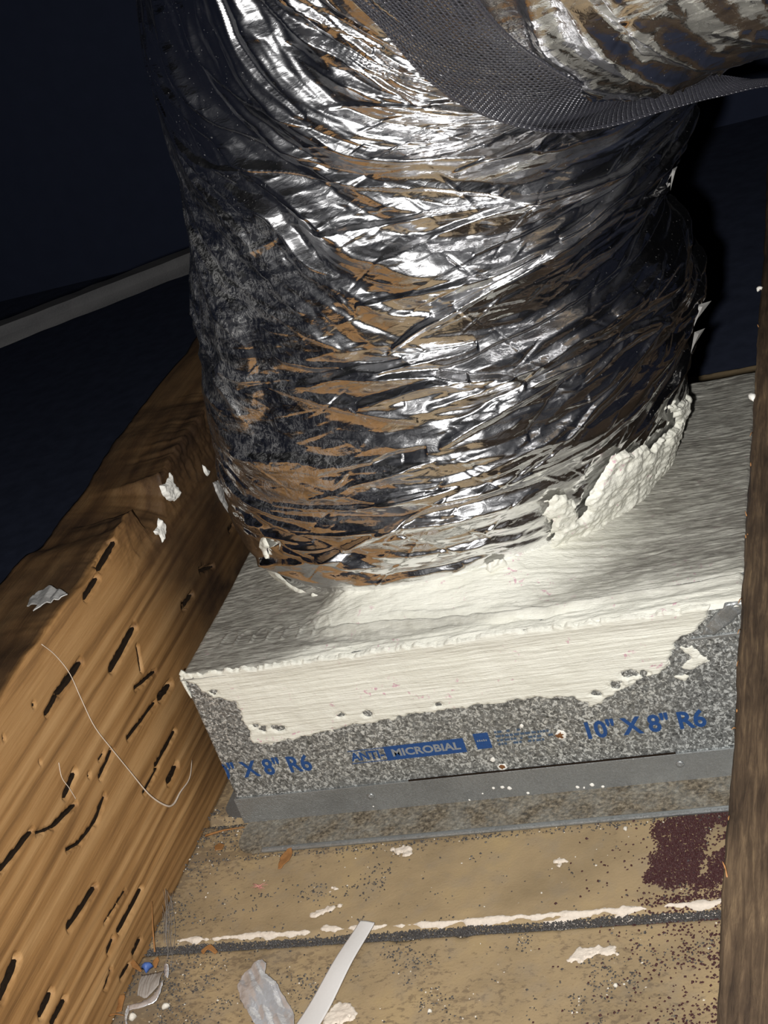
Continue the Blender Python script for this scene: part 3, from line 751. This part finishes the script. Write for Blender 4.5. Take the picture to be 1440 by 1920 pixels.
# ================================================================ insulated flexible duct
def build_duct():
    t = empty('flexible_duct', (.139, .187, H), 'silver foil insulated flexible duct rising from the box and bending right', 'duct')
    a = np.concatenate([np.linspace(-math.pi, -1.9, 90)[:-1], np.linspace(-1.9, 1.95, 860), np.linspace(1.95, math.pi, 86)[1:]])
    s = np.concatenate([np.linspace(0.0, S1 + 0.05, 470)[:-1], np.linspace(S1 + 0.05, S2, 190)[:-1], np.linspace(S2, S3, 90)])
    A, Sg = np.meshgrid(a, s)
    u = A * 0.155; v = Sg
    wu = u + 0.010 * vnoise(u * 20, v * 30, 1)
    wv = v + 0.005 * vnoise(u * 11, v * 30, 3) + 0.0014 * vnoise(u * 45, v * 110, 4)
    # folds slant down to the right on the upper left and up to the right on the lower right
    slope = 0.55 * sstep(0.06, -0.15, u) * sstep(0.12, 0.22, v) - 0.16 * sstep(-0.02, 0.15, u)
    vv = wv + slope * u
    D_ = 0.0058 * facet(wu / 0.15, vv / 0.0185, 5) + 0.0034 * facet(wu / 0.085 + 3.3, vv / 0.0100, 6)
    D_ += 0.0016 * sstep(0.17, 0.12, v) * facet(wu / 0.06 + 1.7, vv / 0.0062, 17)
    D_ += 0.0012 * facet(wu / 0.034, vv / 0.0062, 7) + 0.00028 * facet(wu / 0.011, vv / 0.0065, 8)
    D_ += 0.003 * vnoise(u * 7, v * 20, 9)
    # long pinched pleats
    for k in range(330):
        cu = RNG.uniform(-0.31, 0.31); cv = RNG.uniform(0.01, S3)
        L = RNG.uniform(0.03, 0.12); wa = RNG.uniform(0.0012, 0.004); wb = RNG.uniform(0.004, 0.010)
        amp = RNG.uniform(0.0015, 0.0048) * (1 if RNG.random() < 0.7 else -1)
        sl = -(0.55 * float(sstep(0.06, -0.15, cu)) * float(sstep(0.12, 0.22, cv)) - 0.16 * float(sstep(-0.02, 0.15, cu))) + RNG.normal(0, 0.11)
        if RNG.random() < 0.05: sl = RNG.normal(0, 0.6); L *= 0.4; amp = abs(amp) * 0.6
        if RNG.random() < 0.5: wa, wb = wb, wa
        i0 = np.searchsorted(s, cv - 0.02 - abs(sl) * L); i1 = np.searchsorted(s, cv + 0.02 + abs(sl) * L)
        j0 = np.searchsorted(a, (cu - L) / 0.155); j1 = np.searchsorted(a, (cu + L) / 0.155)
        if i1 - i0 < 2 or j1 - j0 < 2: continue
        du = wu[i0:i1, j0:j1] - cu; dv = wv[i0:i1, j0:j1] - cv - sl * du - RNG.uniform(-2, 2) * du ** 2
        tl = np.sqrt(np.clip(1 - (du / L) ** 2, 0, 1))
        wid = np.where(dv > 0, wa, wb) * (0.35 + 0.65 * tl) + 1e-5
        D_[i0:i1, j0:j1] += amp * tl * np.clip(1 - np.abs(dv) / wid, 0, 1)
    # short sharp crinkles
    for k in range(2600):
        cu = RNG.uniform(-0.29, 0.30); cv = RNG.uniform(0.005, S3 - 0.1)
        L = RNG.uniform(0.004, 0.020); w_ = RNG.uniform(0.0009, 0.0024); amp = RNG.uniform(0.0003, 0.0011) * (1 if RNG.random() < 0.6 else -1)
        sl = -(0.55 * float(sstep(0.06, -0.15, cu)) * float(sstep(0.12, 0.22, cv)) - 0.16 * float(sstep(-0.02, 0.15, cu))) + RNG.normal(0, 0.45)
        hv = 0.004 + abs(sl) * L
        i0 = np.searchsorted(s, cv - hv); i1 = np.searchsorted(s, cv + hv); j0 = np.searchsorted(a, (cu - L) / 0.155); j1 = np.searchsorted(a, (cu + L) / 0.155)
        if i1 - i0 < 2 or j1 - j0 < 2: continue
        du = u[i0:i1, j0:j1] - cu; dv = v[i0:i1, j0:j1] - cv - sl * du
        tl = np.clip(1 - np.abs(du) / L, 0, 1)
        D_[i0:i1, j0:j1] += amp * tl * np.clip(1 - np.abs(dv) / w_, 0, 1)
    D_ *= sstep(math.pi, 2.85, np.abs(A))
    D_ *= 1 - 0.55 * sstep(-0.9, -1.5, A)
    D_ *= 1 - 0.3 * np.exp(-((Sg - S1 - 0.07) / 0.06) ** 2)
    # drawn tight at the collar, under the strap and beneath the sealant
    D_ *= 0.35 + 0.65 * sstep(0.018, 0.05, Sg)
    col = np.array(col_as); sdc = poly_sd(u * (0.145 / 0.155), v, [(p[0] * 0.145, p[1]) for p in col_as])
    D_ *= 1 - 0.75 * sstep(-0.012, 0.004, sdc)
    P = duct_pt(A, Sg, D_)
    o = mesh_obj('jacket', P, gridfaces(len(s), len(a)), MAT['foil'], t)
    dust = sstep(-0.02, -0.14, u + 0.05 * fbm(u * 18, v * 18, 40, 3)) * sstep(0.06, 0.12, v) * sstep(0.30, 0.24, v + 0.06 * fbm(u * 15, v * 15, 41, 3) + 0.10 * (u + 0.22))
    setattr_float(o, 'dust', np.clip(dust, 0, 1))
    # torn foil flaps standing off the right side
    for k, px in enumerate(((1300, 590), (1296, 640), (1285, 335))):
        p = on_duct_safe(*px); aa = duct_as(p); 
        base = [duct_pt(np.array(aa[0] + da), np.array(aa[1] + ds), 0.001) for da, ds in ((-0.02, -0.006), (0.02, 0.004), (0.01, -0.005))]
        tip = duct_pt(np.array(aa[0] + 0.04), np.array(aa[1] + 0.004), 0.010 - 0.003 * k)
        mid = (base[0] + base[1] + tip) / 3 + np.array([0.002, -0.002, 0.003])
        f = mesh_obj('torn_flap', base + [tip, mid], [(0, 2, 4), (2, 3, 4), (3, 1, 4), (1, 0, 4)], MAT['flake_silver'], t, smooth=False)
    return t
duct = build_duct()

# ================================================================ hanging strap
def build_strap():
    up = [(640, -420), (715, -280), (785, -160), (840, -70), (880, -20), (940, 55), (1010, 112), (1090, 158), (1160, 172), (1240, 152), (1330, 140), (1400, 147), (1470, 153), (1640, 160)]
    lo_ = [(370, -440), (450, -310), (530, -190), (590, -85), (640, -20), (720, 60), (800, 150), (900, 215), (1020, 246), (1130, 238), (1250, 204), (1350, 178), (1470, 158), (1640, 185)]
    def depth(u, v):
        p = on_duct(u, v)
        return float(R[2] @ (p - CAM)) if p is not None else None
    dl = [depth(*p) for p in lo_]; 
    # the strap lies on the duct, then leaves it towards the right
    dmin = [x for x in dl]
    dep_lo = []; last = None
    for k, x in enumerate(dl):
        if k <= 8 and x is not None: dep_lo.append(x - (0.024 if k <= 5 else 0.018 if k == 6 else 0.014))
        else: dep_lo.append(dep_lo[-1] + 0.012)
    dep_up = []
    for k, (p, x) in enumerate(zip(up, dep_lo)):
        q = depth(*p)
        dep_up.append(min(x + 0.012, (q - (0.022 if k <= 5 else 0.013)) if q is not None and k <= 7 else 9) if k <= 8 else x + 0.02)
    Pu = np.array([CAM + ray(*p) * d for p, d in zip(up, dep_up)]); Pl = np.array([CAM + ray(*p) * d for p, d in zip(lo_, dep_lo)])
    n = 1281; m = 157
    U = spline(Pu, n); Lw = spline(Pl, n)
    q = np.linspace(0, 1, m)[None, :, None]
    G = U[:, None] * (1 - q) + Lw[:, None] * q
    # slight crown across the width
    T = np.gradient(G, axis=0); B = np.gradient(G, axis=1)
    N = np.cross(T, B); N /= np.linalg.norm(N, axis=-1, keepdims=True) + 1e-12
    if (N[640, 60] @ (CAM - G[640, 60])) < 0: N = -N
    mid = (U + Lw) / 2; seg = np.linalg.norm(np.diff(mid, axis=0), axis=1); ln = np.concatenate([[0], np.cumsum(seg)])[:, None]
    wq = np.linspace(0, 1, m)[None, :]
    row = np.arange(m)[None, :] / 6.0; cell = np.arange(n)[:, None] / 8.0
    bumpy = np.abs(np.sin(math.pi * row)) * np.abs(np.sin(math.pi * (cell + 0.5 * (np.floor(row) % 2))))
    G = G + N * (0.0025 * np.sin(math.pi * wq) - 0.0006 * bumpy)[..., None]
    F = gridfaces(n, m)
    fi = np.arange(n - 1)[:, None] + 0 * np.arange(m - 1)[None, :]; fj = np.arange(m - 1)[None, :] + 0 * fi
    rj = fj % 6; ri = (fi + 4 * ((fj // 6) % 2)) % 8
    hole = (rj >= 1) & (rj <= 4) & (ri >= 1) & (ri <= 6)
    hole &= (fj > 5) & (fj < m - 7)
    F = F[~hole.ravel()]
    o = mesh_obj('hanging_strap', G, F, MAT['strap'])
    sm = o.modifiers.new('thickness', 'SOLIDIFY'); sm.thickness = 0.0008; sm.offset = -1
    tag(o, 'wide black open-mesh strap slung across the front of the foil duct', 'strap')
build_strap()

# ================================================================ batten far behind
def batten():
    a = CAM + ray(-60, 650) * 1.46; b = CAM + ray(620, 385) * 1.62
    d = b - a; L = np.linalg.norm(d); ex = d / L; ez = np.array([0, 0, 1.0]); ey = np.cross(ez, ex); ey /= np.linalg.norm(ey); ez = np.cross(ex, ey)
    n = 60; prof = [(-.011, -.0095), (.011, -.0095), (.0118, 0), (.011, .0095), (-.011, .0095), (-.0118, 0)]
    co = []
    for k in range(n):
        c = a + ex * L * k / (n - 1)
        for (py, pz) in prof:
            w_ = 1 + 0.05 * float(vnoise(np.array(k * 0.4), np.array(py * 100), 3))
            co.append(c + ey * py * w_ + ez * pz * w_)
    F = gridfaces(n, 6, True).tolist() + [[5, 4, 3, 2, 1, 0], [(n - 1) * 6 + i for i in range(6)]]
    o = mesh_obj('wooden_batten', co, F, MAT['grey_wood'], smooth=False)
    tag(o, 'dim grey wooden batten crossing the dark attic behind the duct', 'batten')
batten()

# ================================================================ loose granules (uncountable)
def grains(name, pts, sizes, mat, label):
    base = np.array([(1, 0, 0), (-1, 0, 0), (0, 1, 0), (0, -1, 0), (0, 0, 1), (0, 0, -0.6)], float)
    tri = np.array([(0, 2, 4), (2, 1, 4), (1, 3, 4), (3, 0, 4), (2, 0, 5), (1, 2, 5), (3, 1, 5), (0, 3, 5)])
    n = len(pts)
    ang = RNG.uniform(0, 6.283, n); c, s_ = np.cos(ang), np.sin(ang)
    sc = RNG.uniform(0.6, 1.3, (n, 1, 3)) * sizes[:, None, None]
    v = base[None] * sc
    x = v[..., 0] * c[:, None] - v[..., 1] * s_[:, None]; y = v[..., 0] * s_[:, None] + v[..., 1] * c[:, None]
    co = np.stack([x, y, v[..., 2]], -1) + pts[:, None] + np.array([0, 0, 1.0]) * (sizes * 0.4)[:, None, None]
    F = (tri[None] + 6 * np.arange(n)[:, None, None]).reshape(-1, 3)
    o = mesh_obj(name, co, F, mat, smooth=False)
    return tag(o, label, 'granules', kind='stuff')
def floor_z(x, y):
    z = np.zeros_like(x)
    for k in range(len(ye)):
        z = np.minimum(z, -0.0055 * np.clip(1 - np.abs(np.abs(y - ye[k]) - 0.0012) / 0.005, 0, 1) ** 2 - 0.002 * (np.abs(y - ye[k]) < 0.0012))
    return z
def scatter(n, dens, x0=XJ + 0.001, x1=XR - 0.001, y0=-0.26, y1=0.02):
    x = RNG.uniform(x0, x1, n); y = RNG.uniform(y0, y1, n)
    k = RNG.random(n) < dens(x, y); x, y = x[k], y[k]
    return np.stack([x, y, floor_z(x, y)], -1)
maroon_px = [(1236,1540),(1360,1520),(1368,1580),(1368,1655),(1330,1665),(1290,1660),(1260,1668),(1232,1655),(1212,1660),(1222,1625),(1230,1590),(1226,1560)]
maroon_poly = [tuple(on_plane(u, v, 2, 0)[:2]) for u, v in maroon_px]
hole_poly = [tuple(on_plane(u, v, 2, 0)[:2]) for u, v in ((1316,1565),(1345,1545),(1366,1545),(1366,1585),(1335,1600),(1325,1640),(1310,1635),(1318,1600))]
def dens_maroon(x, y):
    m = sstep(-0.004, 0.003, poly_sd(x, y, maroon_poly) + 0.005 * fbm(x * 160, y * 160, 81, 4))
    m *= 1 - 0.95 * sstep(-0.002, 0.003, poly_sd(x, y, hole_poly) + 0.004 * fbm(x * 200, y * 200, 82, 4))
    strip = np.exp(-((y + 0.094) / 0.004) ** 2) * sstep(0.25, 0.29, x) * 0.6
    gap = np.exp(-((y + 0.1045) / 0.0035) ** 2) * sstep(0.22, 0.30, x) * 0.9
    side = 0.10 * sstep(0.24, 0.33, x) * sstep(-0.10, -0.12, y) * (fbm(x * 60, y * 60, 83, 3) > 0.0) + 0.03 * sstep(0.2, 0.33, x)
    return np.clip(np.maximum.reduce([m, strip, gap, side]), 0, 1)
p = scatter(95000, dens_maroon, 0.19, XR - 0.001, -0.24, -0.02)
grains('maroon_granules', p, RNG.uniform(0.0005, 0.00095, len(p)), MAT['grain_maroon'], 'dark maroon granules spilled on the panel by the right joist')
def dens_dark(x, y):
    gap = 1.0 * np.exp(-((y + 0.1052) / 0.0034) ** 4)
    left = np.exp(-np.abs(x - XJ) / 0.018) * 0.6 * sstep(-0.2, 0.4, fbm(x * 90, y * 90, 84, 3))
    fl_ = 0.5 * np.exp(-((y + 0.0325) / 0.0022) ** 2) + 0.6 * np.exp(-((y + 0.002) / 0.012) ** 2) * (x < 0.0)
    pat = 0.34 * sstep(0.05, 0.45, fbm(x * 45, y * 60, 85, 4)) * sstep(-0.1, -0.115, y)
    pat2 = 0.16 * sstep(0.2, 0.5, fbm(x * 50, y * 60, 86, 4))
    blob = 0.35 * np.exp(-(np.hypot((x - 0.068) / 0.012, (y + 0.067) / 0.007)) ** 2)
    return np.clip(np.maximum.reduce([gap, left, fl_, pat, pat2, blob, 0.006 + 0 * x]), 0, 1)
p = scatter(80000, dens_dark)
gx_ = RNG.uniform(XJ + 0.002, XR - 0.002, 9000); gy_ = -0.1060 + 0.0037 * RNG.uniform(-1, 1, 9000) + 0.0008 * vnoise(gx_ * 60, gx_ * 0, 4)
gz_ = np.maximum(floor_z(gx_, gy_), -0.0022) + RNG.uniform(0, 0.0014, 9000)
p = np.vstack([p, np.stack([gx_, gy_, gz_], -1)])
grains('grey_granules', p, RNG.uniform(0.00035, 0.0008, len(p)), MAT['grain_dark'], 'dark grey granules and grit along the panel joint and left joist')
p = scatter(7000, lambda x, y: np.clip(dens_dark(x, y) * 0.5 + 0.012, 0, 1))
grains('pale_granules', p, RNG.uniform(0.0003, 0.0007, len(p)), MAT['grain_light'], 'pale gritty specks strewn over the tan panels')

# ================================================================ small things lying about
def floor_poly(px, z=0.0): return [tuple(on_plane(u, v, 2, z)[:2]) for u, v in px]
def sheet(name, px, z, hfun, mat, label, cat, thick=0.0004, cell=0.0007, rag=0.0003, group=None, seed=3):
    poly = floor_poly(px, z)
    o, _ = patch(name, poly, cell, lambda p, q, h: np.stack([p, q, z + h], -1), hfun, mat, None, rag=rag, ragscale=300, taper=1e-6, seed=seed)
    s_ = o.modifiers.new('thickness', 'SOLIDIFY'); s_.thickness = thick; s_.offset = 1
    return tag(o, label, cat, group)
# foil scrap
def hscrap(p, q):
    return 0.0020 + 0.0016 * np.abs(facet(p * 95, q * 95, 15)) + 0.0014 * facet(p * 210, q * 210, 16) + 0.0035 * np.exp(-((p - 0.055) / 0.012) ** 2)
sheet('foil_scrap', [(486,1818),(497,1812),(506,1822),(503,1838),(522,1850),(532,1868),(542,1885),(552,1900),(556,1930),(530,1960),(490,1945),(470,1910),(456,1885),(451,1862),(458,1842),(470,1830)], 0.0006, hscrap, MAT['foil_scrap'], 'torn scrap of wrinkled silver foil at the bottom, beside the white strip', 'foil scrap')
# white plastic strip
def strip():
    a = (on_plane(678, 1731, 2, 0.002), on_plane(704, 1735, 2, 0.002)); b = (on_plane(520, 1990, 2, 0.002), on_plane(566, 1995, 2, 0.002))
    n, m = 90, 14; co = []
    for k in range(n):
        q = k / (n - 1)
        for j in range(m):
            f = j / (m - 1); p = (a[0] * (1 - f) + a[1] * f) * (1 - q) + (b[0] * (1 - f) + b[1] * f) * q
            co.append(p + np.array([0, 0, 0.0012 + 0.0014 * math.sin(q * 5) ** 2 + 0.0004 * math.sin(math.pi * f) + 0.00008 * math.sin(k * 2.2) * math.sin(j * 2.4)]))
    o = mesh_obj('plastic_strip', co, gridfaces(n, m), MAT['white_strip'])
    s_ = o.modifiers.new('thickness', 'SOLIDIFY'); s_.thickness = 0.0009; s_.offset = -1
    tag(o, 'narrow white plastic strip lying diagonally across the panel joint', 'strip')
strip()
# crumpled silver wrapper against the joist foot
def wrapper():
    t = empty('silver_wrapper', tuple(on_plane(275, 1860, 2, 0.0)), 'crumpled grey and silver wrapper lying against the foot of the left joist', 'wrapper')
    def strip_mesh(name, edge_a, edge_b, zs, mat, lab=None):
        A = spline([np.append(on_plane(u, v, 2, z)[:2], z) for (u, v), z in zip(edge_a, zs)], 40); B = spline([np.append(on_plane(u, v, 2, z + dz)[:2], z + dz) for (u, v), z, dz in zip(edge_b, zs, [0.002] * len(zs))], 40)
        m = 10; q = np.linspace(0, 1, m)[None, :, None]
        G = A[:, None] * (1 - q) + B[:, None] * q
        G[..., 2] += 0.0012 * np.sin(np.pi * q[..., 0]) + 0.0004 * facet(np.arange(40)[:, None] / 3.0, np.arange(m)[None, :] / 2.0, 9)
        o = mesh_obj(name, G, gridfaces(40, m), mat, t)
        s_ = o.modifiers.new('thickness', 'SOLIDIFY'); s_.thickness = 0.0004
        if lab: o['label'] = lab
    strip_mesh('bright_fold', [(308, 1838), (300, 1850), (283, 1872), (262, 1880), (244, 1886)], [(305, 1845), (298, 1868), (286, 1882), (265, 1890), (243, 1894)], [.006, .006, .005, .005, .004], MAT['foil_scrap'], 'bright silver folded rim')
    strip_mesh('grey_flap', [(266, 1828), (285, 1825), (307, 1820)], [(258, 1866), (275, 1870), (298, 1846)], [.003, .0035, .004], MAT['web'], 'dull grey inner side')
    strip_mesh('tail', [(246, 1888), (240, 1905), (236, 1930)], [(240, 1888), (234, 1905), (242, 1932)], [.004, .003, .0015], MAT['foil_scrap'])
    strip_mesh('tab', [(309, 1810), (309, 1822), (308, 1834)], [(316, 1810), (317, 1822), (315, 1834)], [.004, .004, .004], MAT['foil_scrap'])
wrapper()
dome('plastic_crumb', on_plane(275, 1813, 2, 0.001), (0.2, -0.3, 1), 0.0034, 0.0038, MAT['blue_bit'], None, 9, 4, 0.5, 3)
tag(bpy.data.objects['plastic_crumb'], 'tiny blue plastic crumb by the foot of the left joist', 'crumb')
def flake(px, z, label, name='wood_flake', mat='leaf', cat='flake', group=None, lift=0.002, seed=0):
    return sheet(name, px, z, lambda p, q: 0.0008 + lift * np.abs(facet(p * 120 + seed, q * 120, seed)) , MAT[mat], label, cat, 0.0005, 0.0006, 0.0002, group, seed)
flake([(523,1633),(527,1612),(540,1596),(548,1589),(550,1602),(543,1618),(530,1630)], 0.001, 'curled orange-brown flake touching the front flange of the box', seed=4)
flake([(380,1790),(392,1780),(398,1776),(410,1788),(405,1794),(392,1787),(385,1796)], 0.0, 'small rusty brown flake in the panel joint near the left joist', seed=5)
flake([(404,1590),(412,1583),(422,1586),(418,1598),(406,1600)], 0.001, 'small reddish flake on the panel left of the front flange', seed=6)
flake([(244,1800),(252,1803),(268,1822),(264,1826),(250,1818)], 0.003, 'pale curved wood shaving beside the blue crumb', seed=7)
flake([(290,1808),(300,1799),(301,1806),(294,1818),(291,1818)], 0.003, 'short brown wood shaving between blue crumb and wrapper', seed=8)
flake([(226,1870),(236,1868),(230,1900),(220,1902)], 0.003, 'flat pale wood chip at the joist foot near the bottom', seed=9)
def stick(a, b, r, label, name='wood_splinter', mat='leaf'):
    A = np.array(a); B = np.array(b)
    o = tube(name, spline([A, (A + B) / 2 + [0, 0, 0.001], B], 8), np.linspace(r, r * 0.4, 8), MAT[mat], None, 5)
    return tag(o, label, 'splinter')
stick(on_plane(290, 1785, 2, 0.002), on_plane(285, 1690, 0, XJ + 0.003), 0.0006, 'thin upright wood splinter leaning on the left joist foot')
stick(on_plane(205, 1904, 2, 0.004), on_plane(232, 1904, 2, 0.004), 0.0006, 'short pale wood splinter lying at the very bottom by the joist')
# lath edge beside the box
stick(on_plane(385, 1567, 2, 0.002), on_plane(458, 1551, 2, 0.002), 0.0009, 'thin orange wood sliver left of the box base strip')
# pink tuft
def tuft():
    t = empty('fibre_tuft', tuple(on_plane(487, 1664, 2, 0)), 'tiny pink fibre tuft on the tan panel in front of the box', 'tuft')
    c = on_plane(487, 1664, 2, 0.001)
    for k in range(16):
        a = random.uniform(0, 6.28); L = random.uniform(0.002, 0.006)
        d = np.array([math.cos(a) * L, math.sin(a) * L * 0.7, random.uniform(0.0004, 0.002)])
        tube('fibre', [c - d * 0.3 * np.array([1, 1, 0]), c + d * 0.4 + [0, 0, .001], c + d], [0.00018, 0.00018, 0.00008], MAT['pink'], t, 4)
tuft()
# chipped gypsum spots
def chip(px, label, seed):
    o, _ = patch('gypsum_chip', floor_poly(px), 0.0005, lambda p, q, h: np.stack([p, q, 0.0004 + h], -1), lambda p, q: 0.0010 + 0.0006 * fbm(p * 300, q * 300, seed), MAT['gypsum'], None, rag=0.0024, ragscale=300, taper=0.0008, seed=seed)
    tag(o, label, 'gypsum chip')
chip([(578,1716),(600,1706),(618,1700),(640,1692),(636,1702),(615,1712),(590,1722)], 'crescent of white gypsum around a dark spot on the tan panel', 21)
chip([(612,1664),(628,1660),(632,1668),(618,1675)], 'small white gypsum flake above the crescent-shaped chip', 22)
chip([(735,1594),(750,1588),(775,1590),(768,1602),(745,1603)], 'white gypsum nick just below the middle of the front flange', 23)
chip([(1040,1615),(1060,1612),(1068,1616),(1050,1624)], 'tiny white gypsum nick alone on the middle of the tan panel', 24)
chip([(1062,1800),(1080,1782),(1110,1776),(1150,1778),(1158,1790),(1110,1790),(1085,1808)], 'patch of white gypsum just below the panel joint', 25)
chip([(600,1905),(640,1880),(668,1890),(660,1915),(620,1925)], 'rough white gypsum patch to the right of the white strip', 26)
# pebbles
for k, (u, v, r, lab) in enumerate(((311, 1888, .0022, 'cream pebble on the panel right of the silver wrapper'), (250, 1907, .0026, 'white pebble below the silver wrapper at the bottom edge'), (1155, 1848, .0014, 'small white pebble on the lower panel near the right joist'), (806, 1896, .0014, 'small white pebble on the lower panel right of the gypsum patch'), (1173, 1555, .0015, 'small white pebble under the front lip beside the maroon granules'))):
    dome('pebble', on_plane(u, v, 2, 0.0004), (0, 0, 1), r, r * 1.1, MAT['grain_light'], None, 9, 4, 0.4, k)
    o = bpy.data.objects['pebble'] if k == 0 else bpy.data.objects['pebble.%03d' % k]
    tag(o, lab, 'pebble')
# thread hanging on the joist face
def thread(px, off, r, label):
    pts = [on_plane(u, v, 0, XJ + o) for (u, v), o in zip(px, off)]
    o = tube('thread', spline(pts, 60), r, MAT['thread'], None, 5); tag(o, label, 'thread')
thread([(78, 1208), (103, 1228), (130, 1262), (152, 1310), (177, 1362), (210, 1405), (245, 1448), (280, 1490), (310, 1510), (325, 1508), (338, 1485), (355, 1460), (360, 1425)], [.002, .0015, .002, .003, .004, .005, .006, .007, .008, .007, .006, .005, .003], np.interp(np.linspace(0, 1, 60), [0, .5, .68, .75, 1], [.00022, .0003, .0006, .0007, .0002]), 'long pale thread looped across the face of the left joist')
thread([(110, 1430), (116, 1458), (130, 1478), (142, 1498)], [.0015, .002, .002, .0012], 0.0002, 'short faint thread crossing a gallery on the left joist')
def web():
    t = empty('cobweb', tuple(on_plane(320, 1740, 2, 0)), 'dusty grey cobweb wisps in the corner of joist and panel', 'cobweb')
    for k in range(16):
        u0 = random.uniform(302, 326); v0 = random.uniform(1665, 1720); u1 = random.uniform(308, 322); v1 = random.uniform(1745, 1815)
        a = on_plane(u0, v0, 0, XJ + random.uniform(.001, .006)); b = on_plane(u1, v1, 2, 0.002)
        c = (a + b) / 2 + np.array([random.uniform(-.002, .004), random.uniform(-.004, .004), random.uniform(-.002, .003)])
        tube('strand', spline([a, c, b], 14), random.uniform(.00006, .00012), MAT['web'], t, 4)
web()
# flakes and smears on the left joist
def face_patch(px, plane, thick, label, name, mat, cat, seed, rag=0.001, group=None, dome_=0.0):
    ax, val = plane
    P3 = [on_plane(u, v, ax, val) for u, v in px]
    i, j = [(1, 2), (0, 2), (0, 1)][ax]
    def place(p, q, h):
        out = np.zeros(p.shape + (3,)); out[..., i] = p; out[..., j] = q; out[..., ax] = val + h; return out
    o, _ = patch(name, [(p[i], p[j]) for p in P3], 0.0005, place, lambda p, q: thick * (0.7 + 0.5 * fbm(p * 250, q * 250, seed) + 0.5 * np.abs(facet(p * 160, q * 160, seed))), MAT[mat], None, rag=rag, ragscale=320, taper=0.0012, seed=seed)
    return tag(o, label, cat, group)
face_patch([(318,888),(322,908),(334,920),(332,938),(318,940),(305,930),(300,912),(310,906)], (0, XJ - 0.003), 0.003, 'upper white sealant smear on the rotten top edge of the left joist', 'sealant_smear', 'white_paint', 'smear', 31)
face_patch([(297,972),(308,985),(311,1000),(304,1016),(298,1005),(287,997),(294,990)], (0, XJ - 0.001), 0.0025, 'lower white sealant smear below the notch in the left joist', 'sealant_smear', 'white_paint', 'smear', 32)
face_patch([(399,905),(415,897),(438,905),(438,925),(432,945),(428,962),(414,940),(404,922)], (0, XJ), 0.002, 'grey sealant flake stuck on the joist beside the duct', 'sealant_flake', 'flake_silver', 'flake', 33, 0.0005)
face_patch([(378,869),(386,876),(394,884),(389,893),(382,886)], (0, XJ), 0.0015, 'tiny pale sealant fleck above the grey flake on the joist', 'sealant_flake', 'white_paint', 'flake', 34, 0.0005)
face_patch([(466,965),(470,972),(474,980),(471,982),(467,974)], (0, XJ), 0.0012, 'tiny white sealant drip on the joist next to the duct foot', 'sealant_flake', 'white_paint', 'flake', 35, 0.0003)
def joist_flake():
    px = [(53,1140),(57,1125),(75,1112),(98,1106),(120,1115),(131,1122),(110,1132),(85,1140),(64,1150),(75,1139)]
    z = 0.192; poly = floor_poly(px, z)
    o, _ = patch('foil_flake', poly, 0.0006, lambda p, q, h: np.stack([p, q, z + h], -1), lambda p, q: 0.001 + 0.0018 * np.abs(facet(p * 130, q * 130, 41)) + 0.06 * np.abs(p + 0.062), MAT['flake_silver'], None, rag=0.0, taper=1e-6)
    s_ = o.modifiers.new('thickness', 'SOLIDIFY'); s_.thickness = 0.0006
    tag(o, 'dull silver flake lying on top of the left joist', 'flake')
joist_flake()
# drops on the right joist edge
for k, (u, v, r, lab) in enumerate(((1423, 541, .0022, 'white sealant drop high on the edge of the right joist'), (1412, 745, .0028, 'white sealant drop on the right joist edge beside the box top'))):
    p = on_plane(u, v, 2, ZJ - 0.001)
    dome('sealant_drop', (max(p[0], XR - 0.001), p[1], ZJ - 0.0012), (-0.4, -0.3, 0.8), r, r * 0.8, MAT['white_paint'], None, 10, 4, 0.6, k + 3)
    tag(bpy.data.objects['sealant_drop' if k == 0 else 'sealant_drop.001'], lab, 'drop')
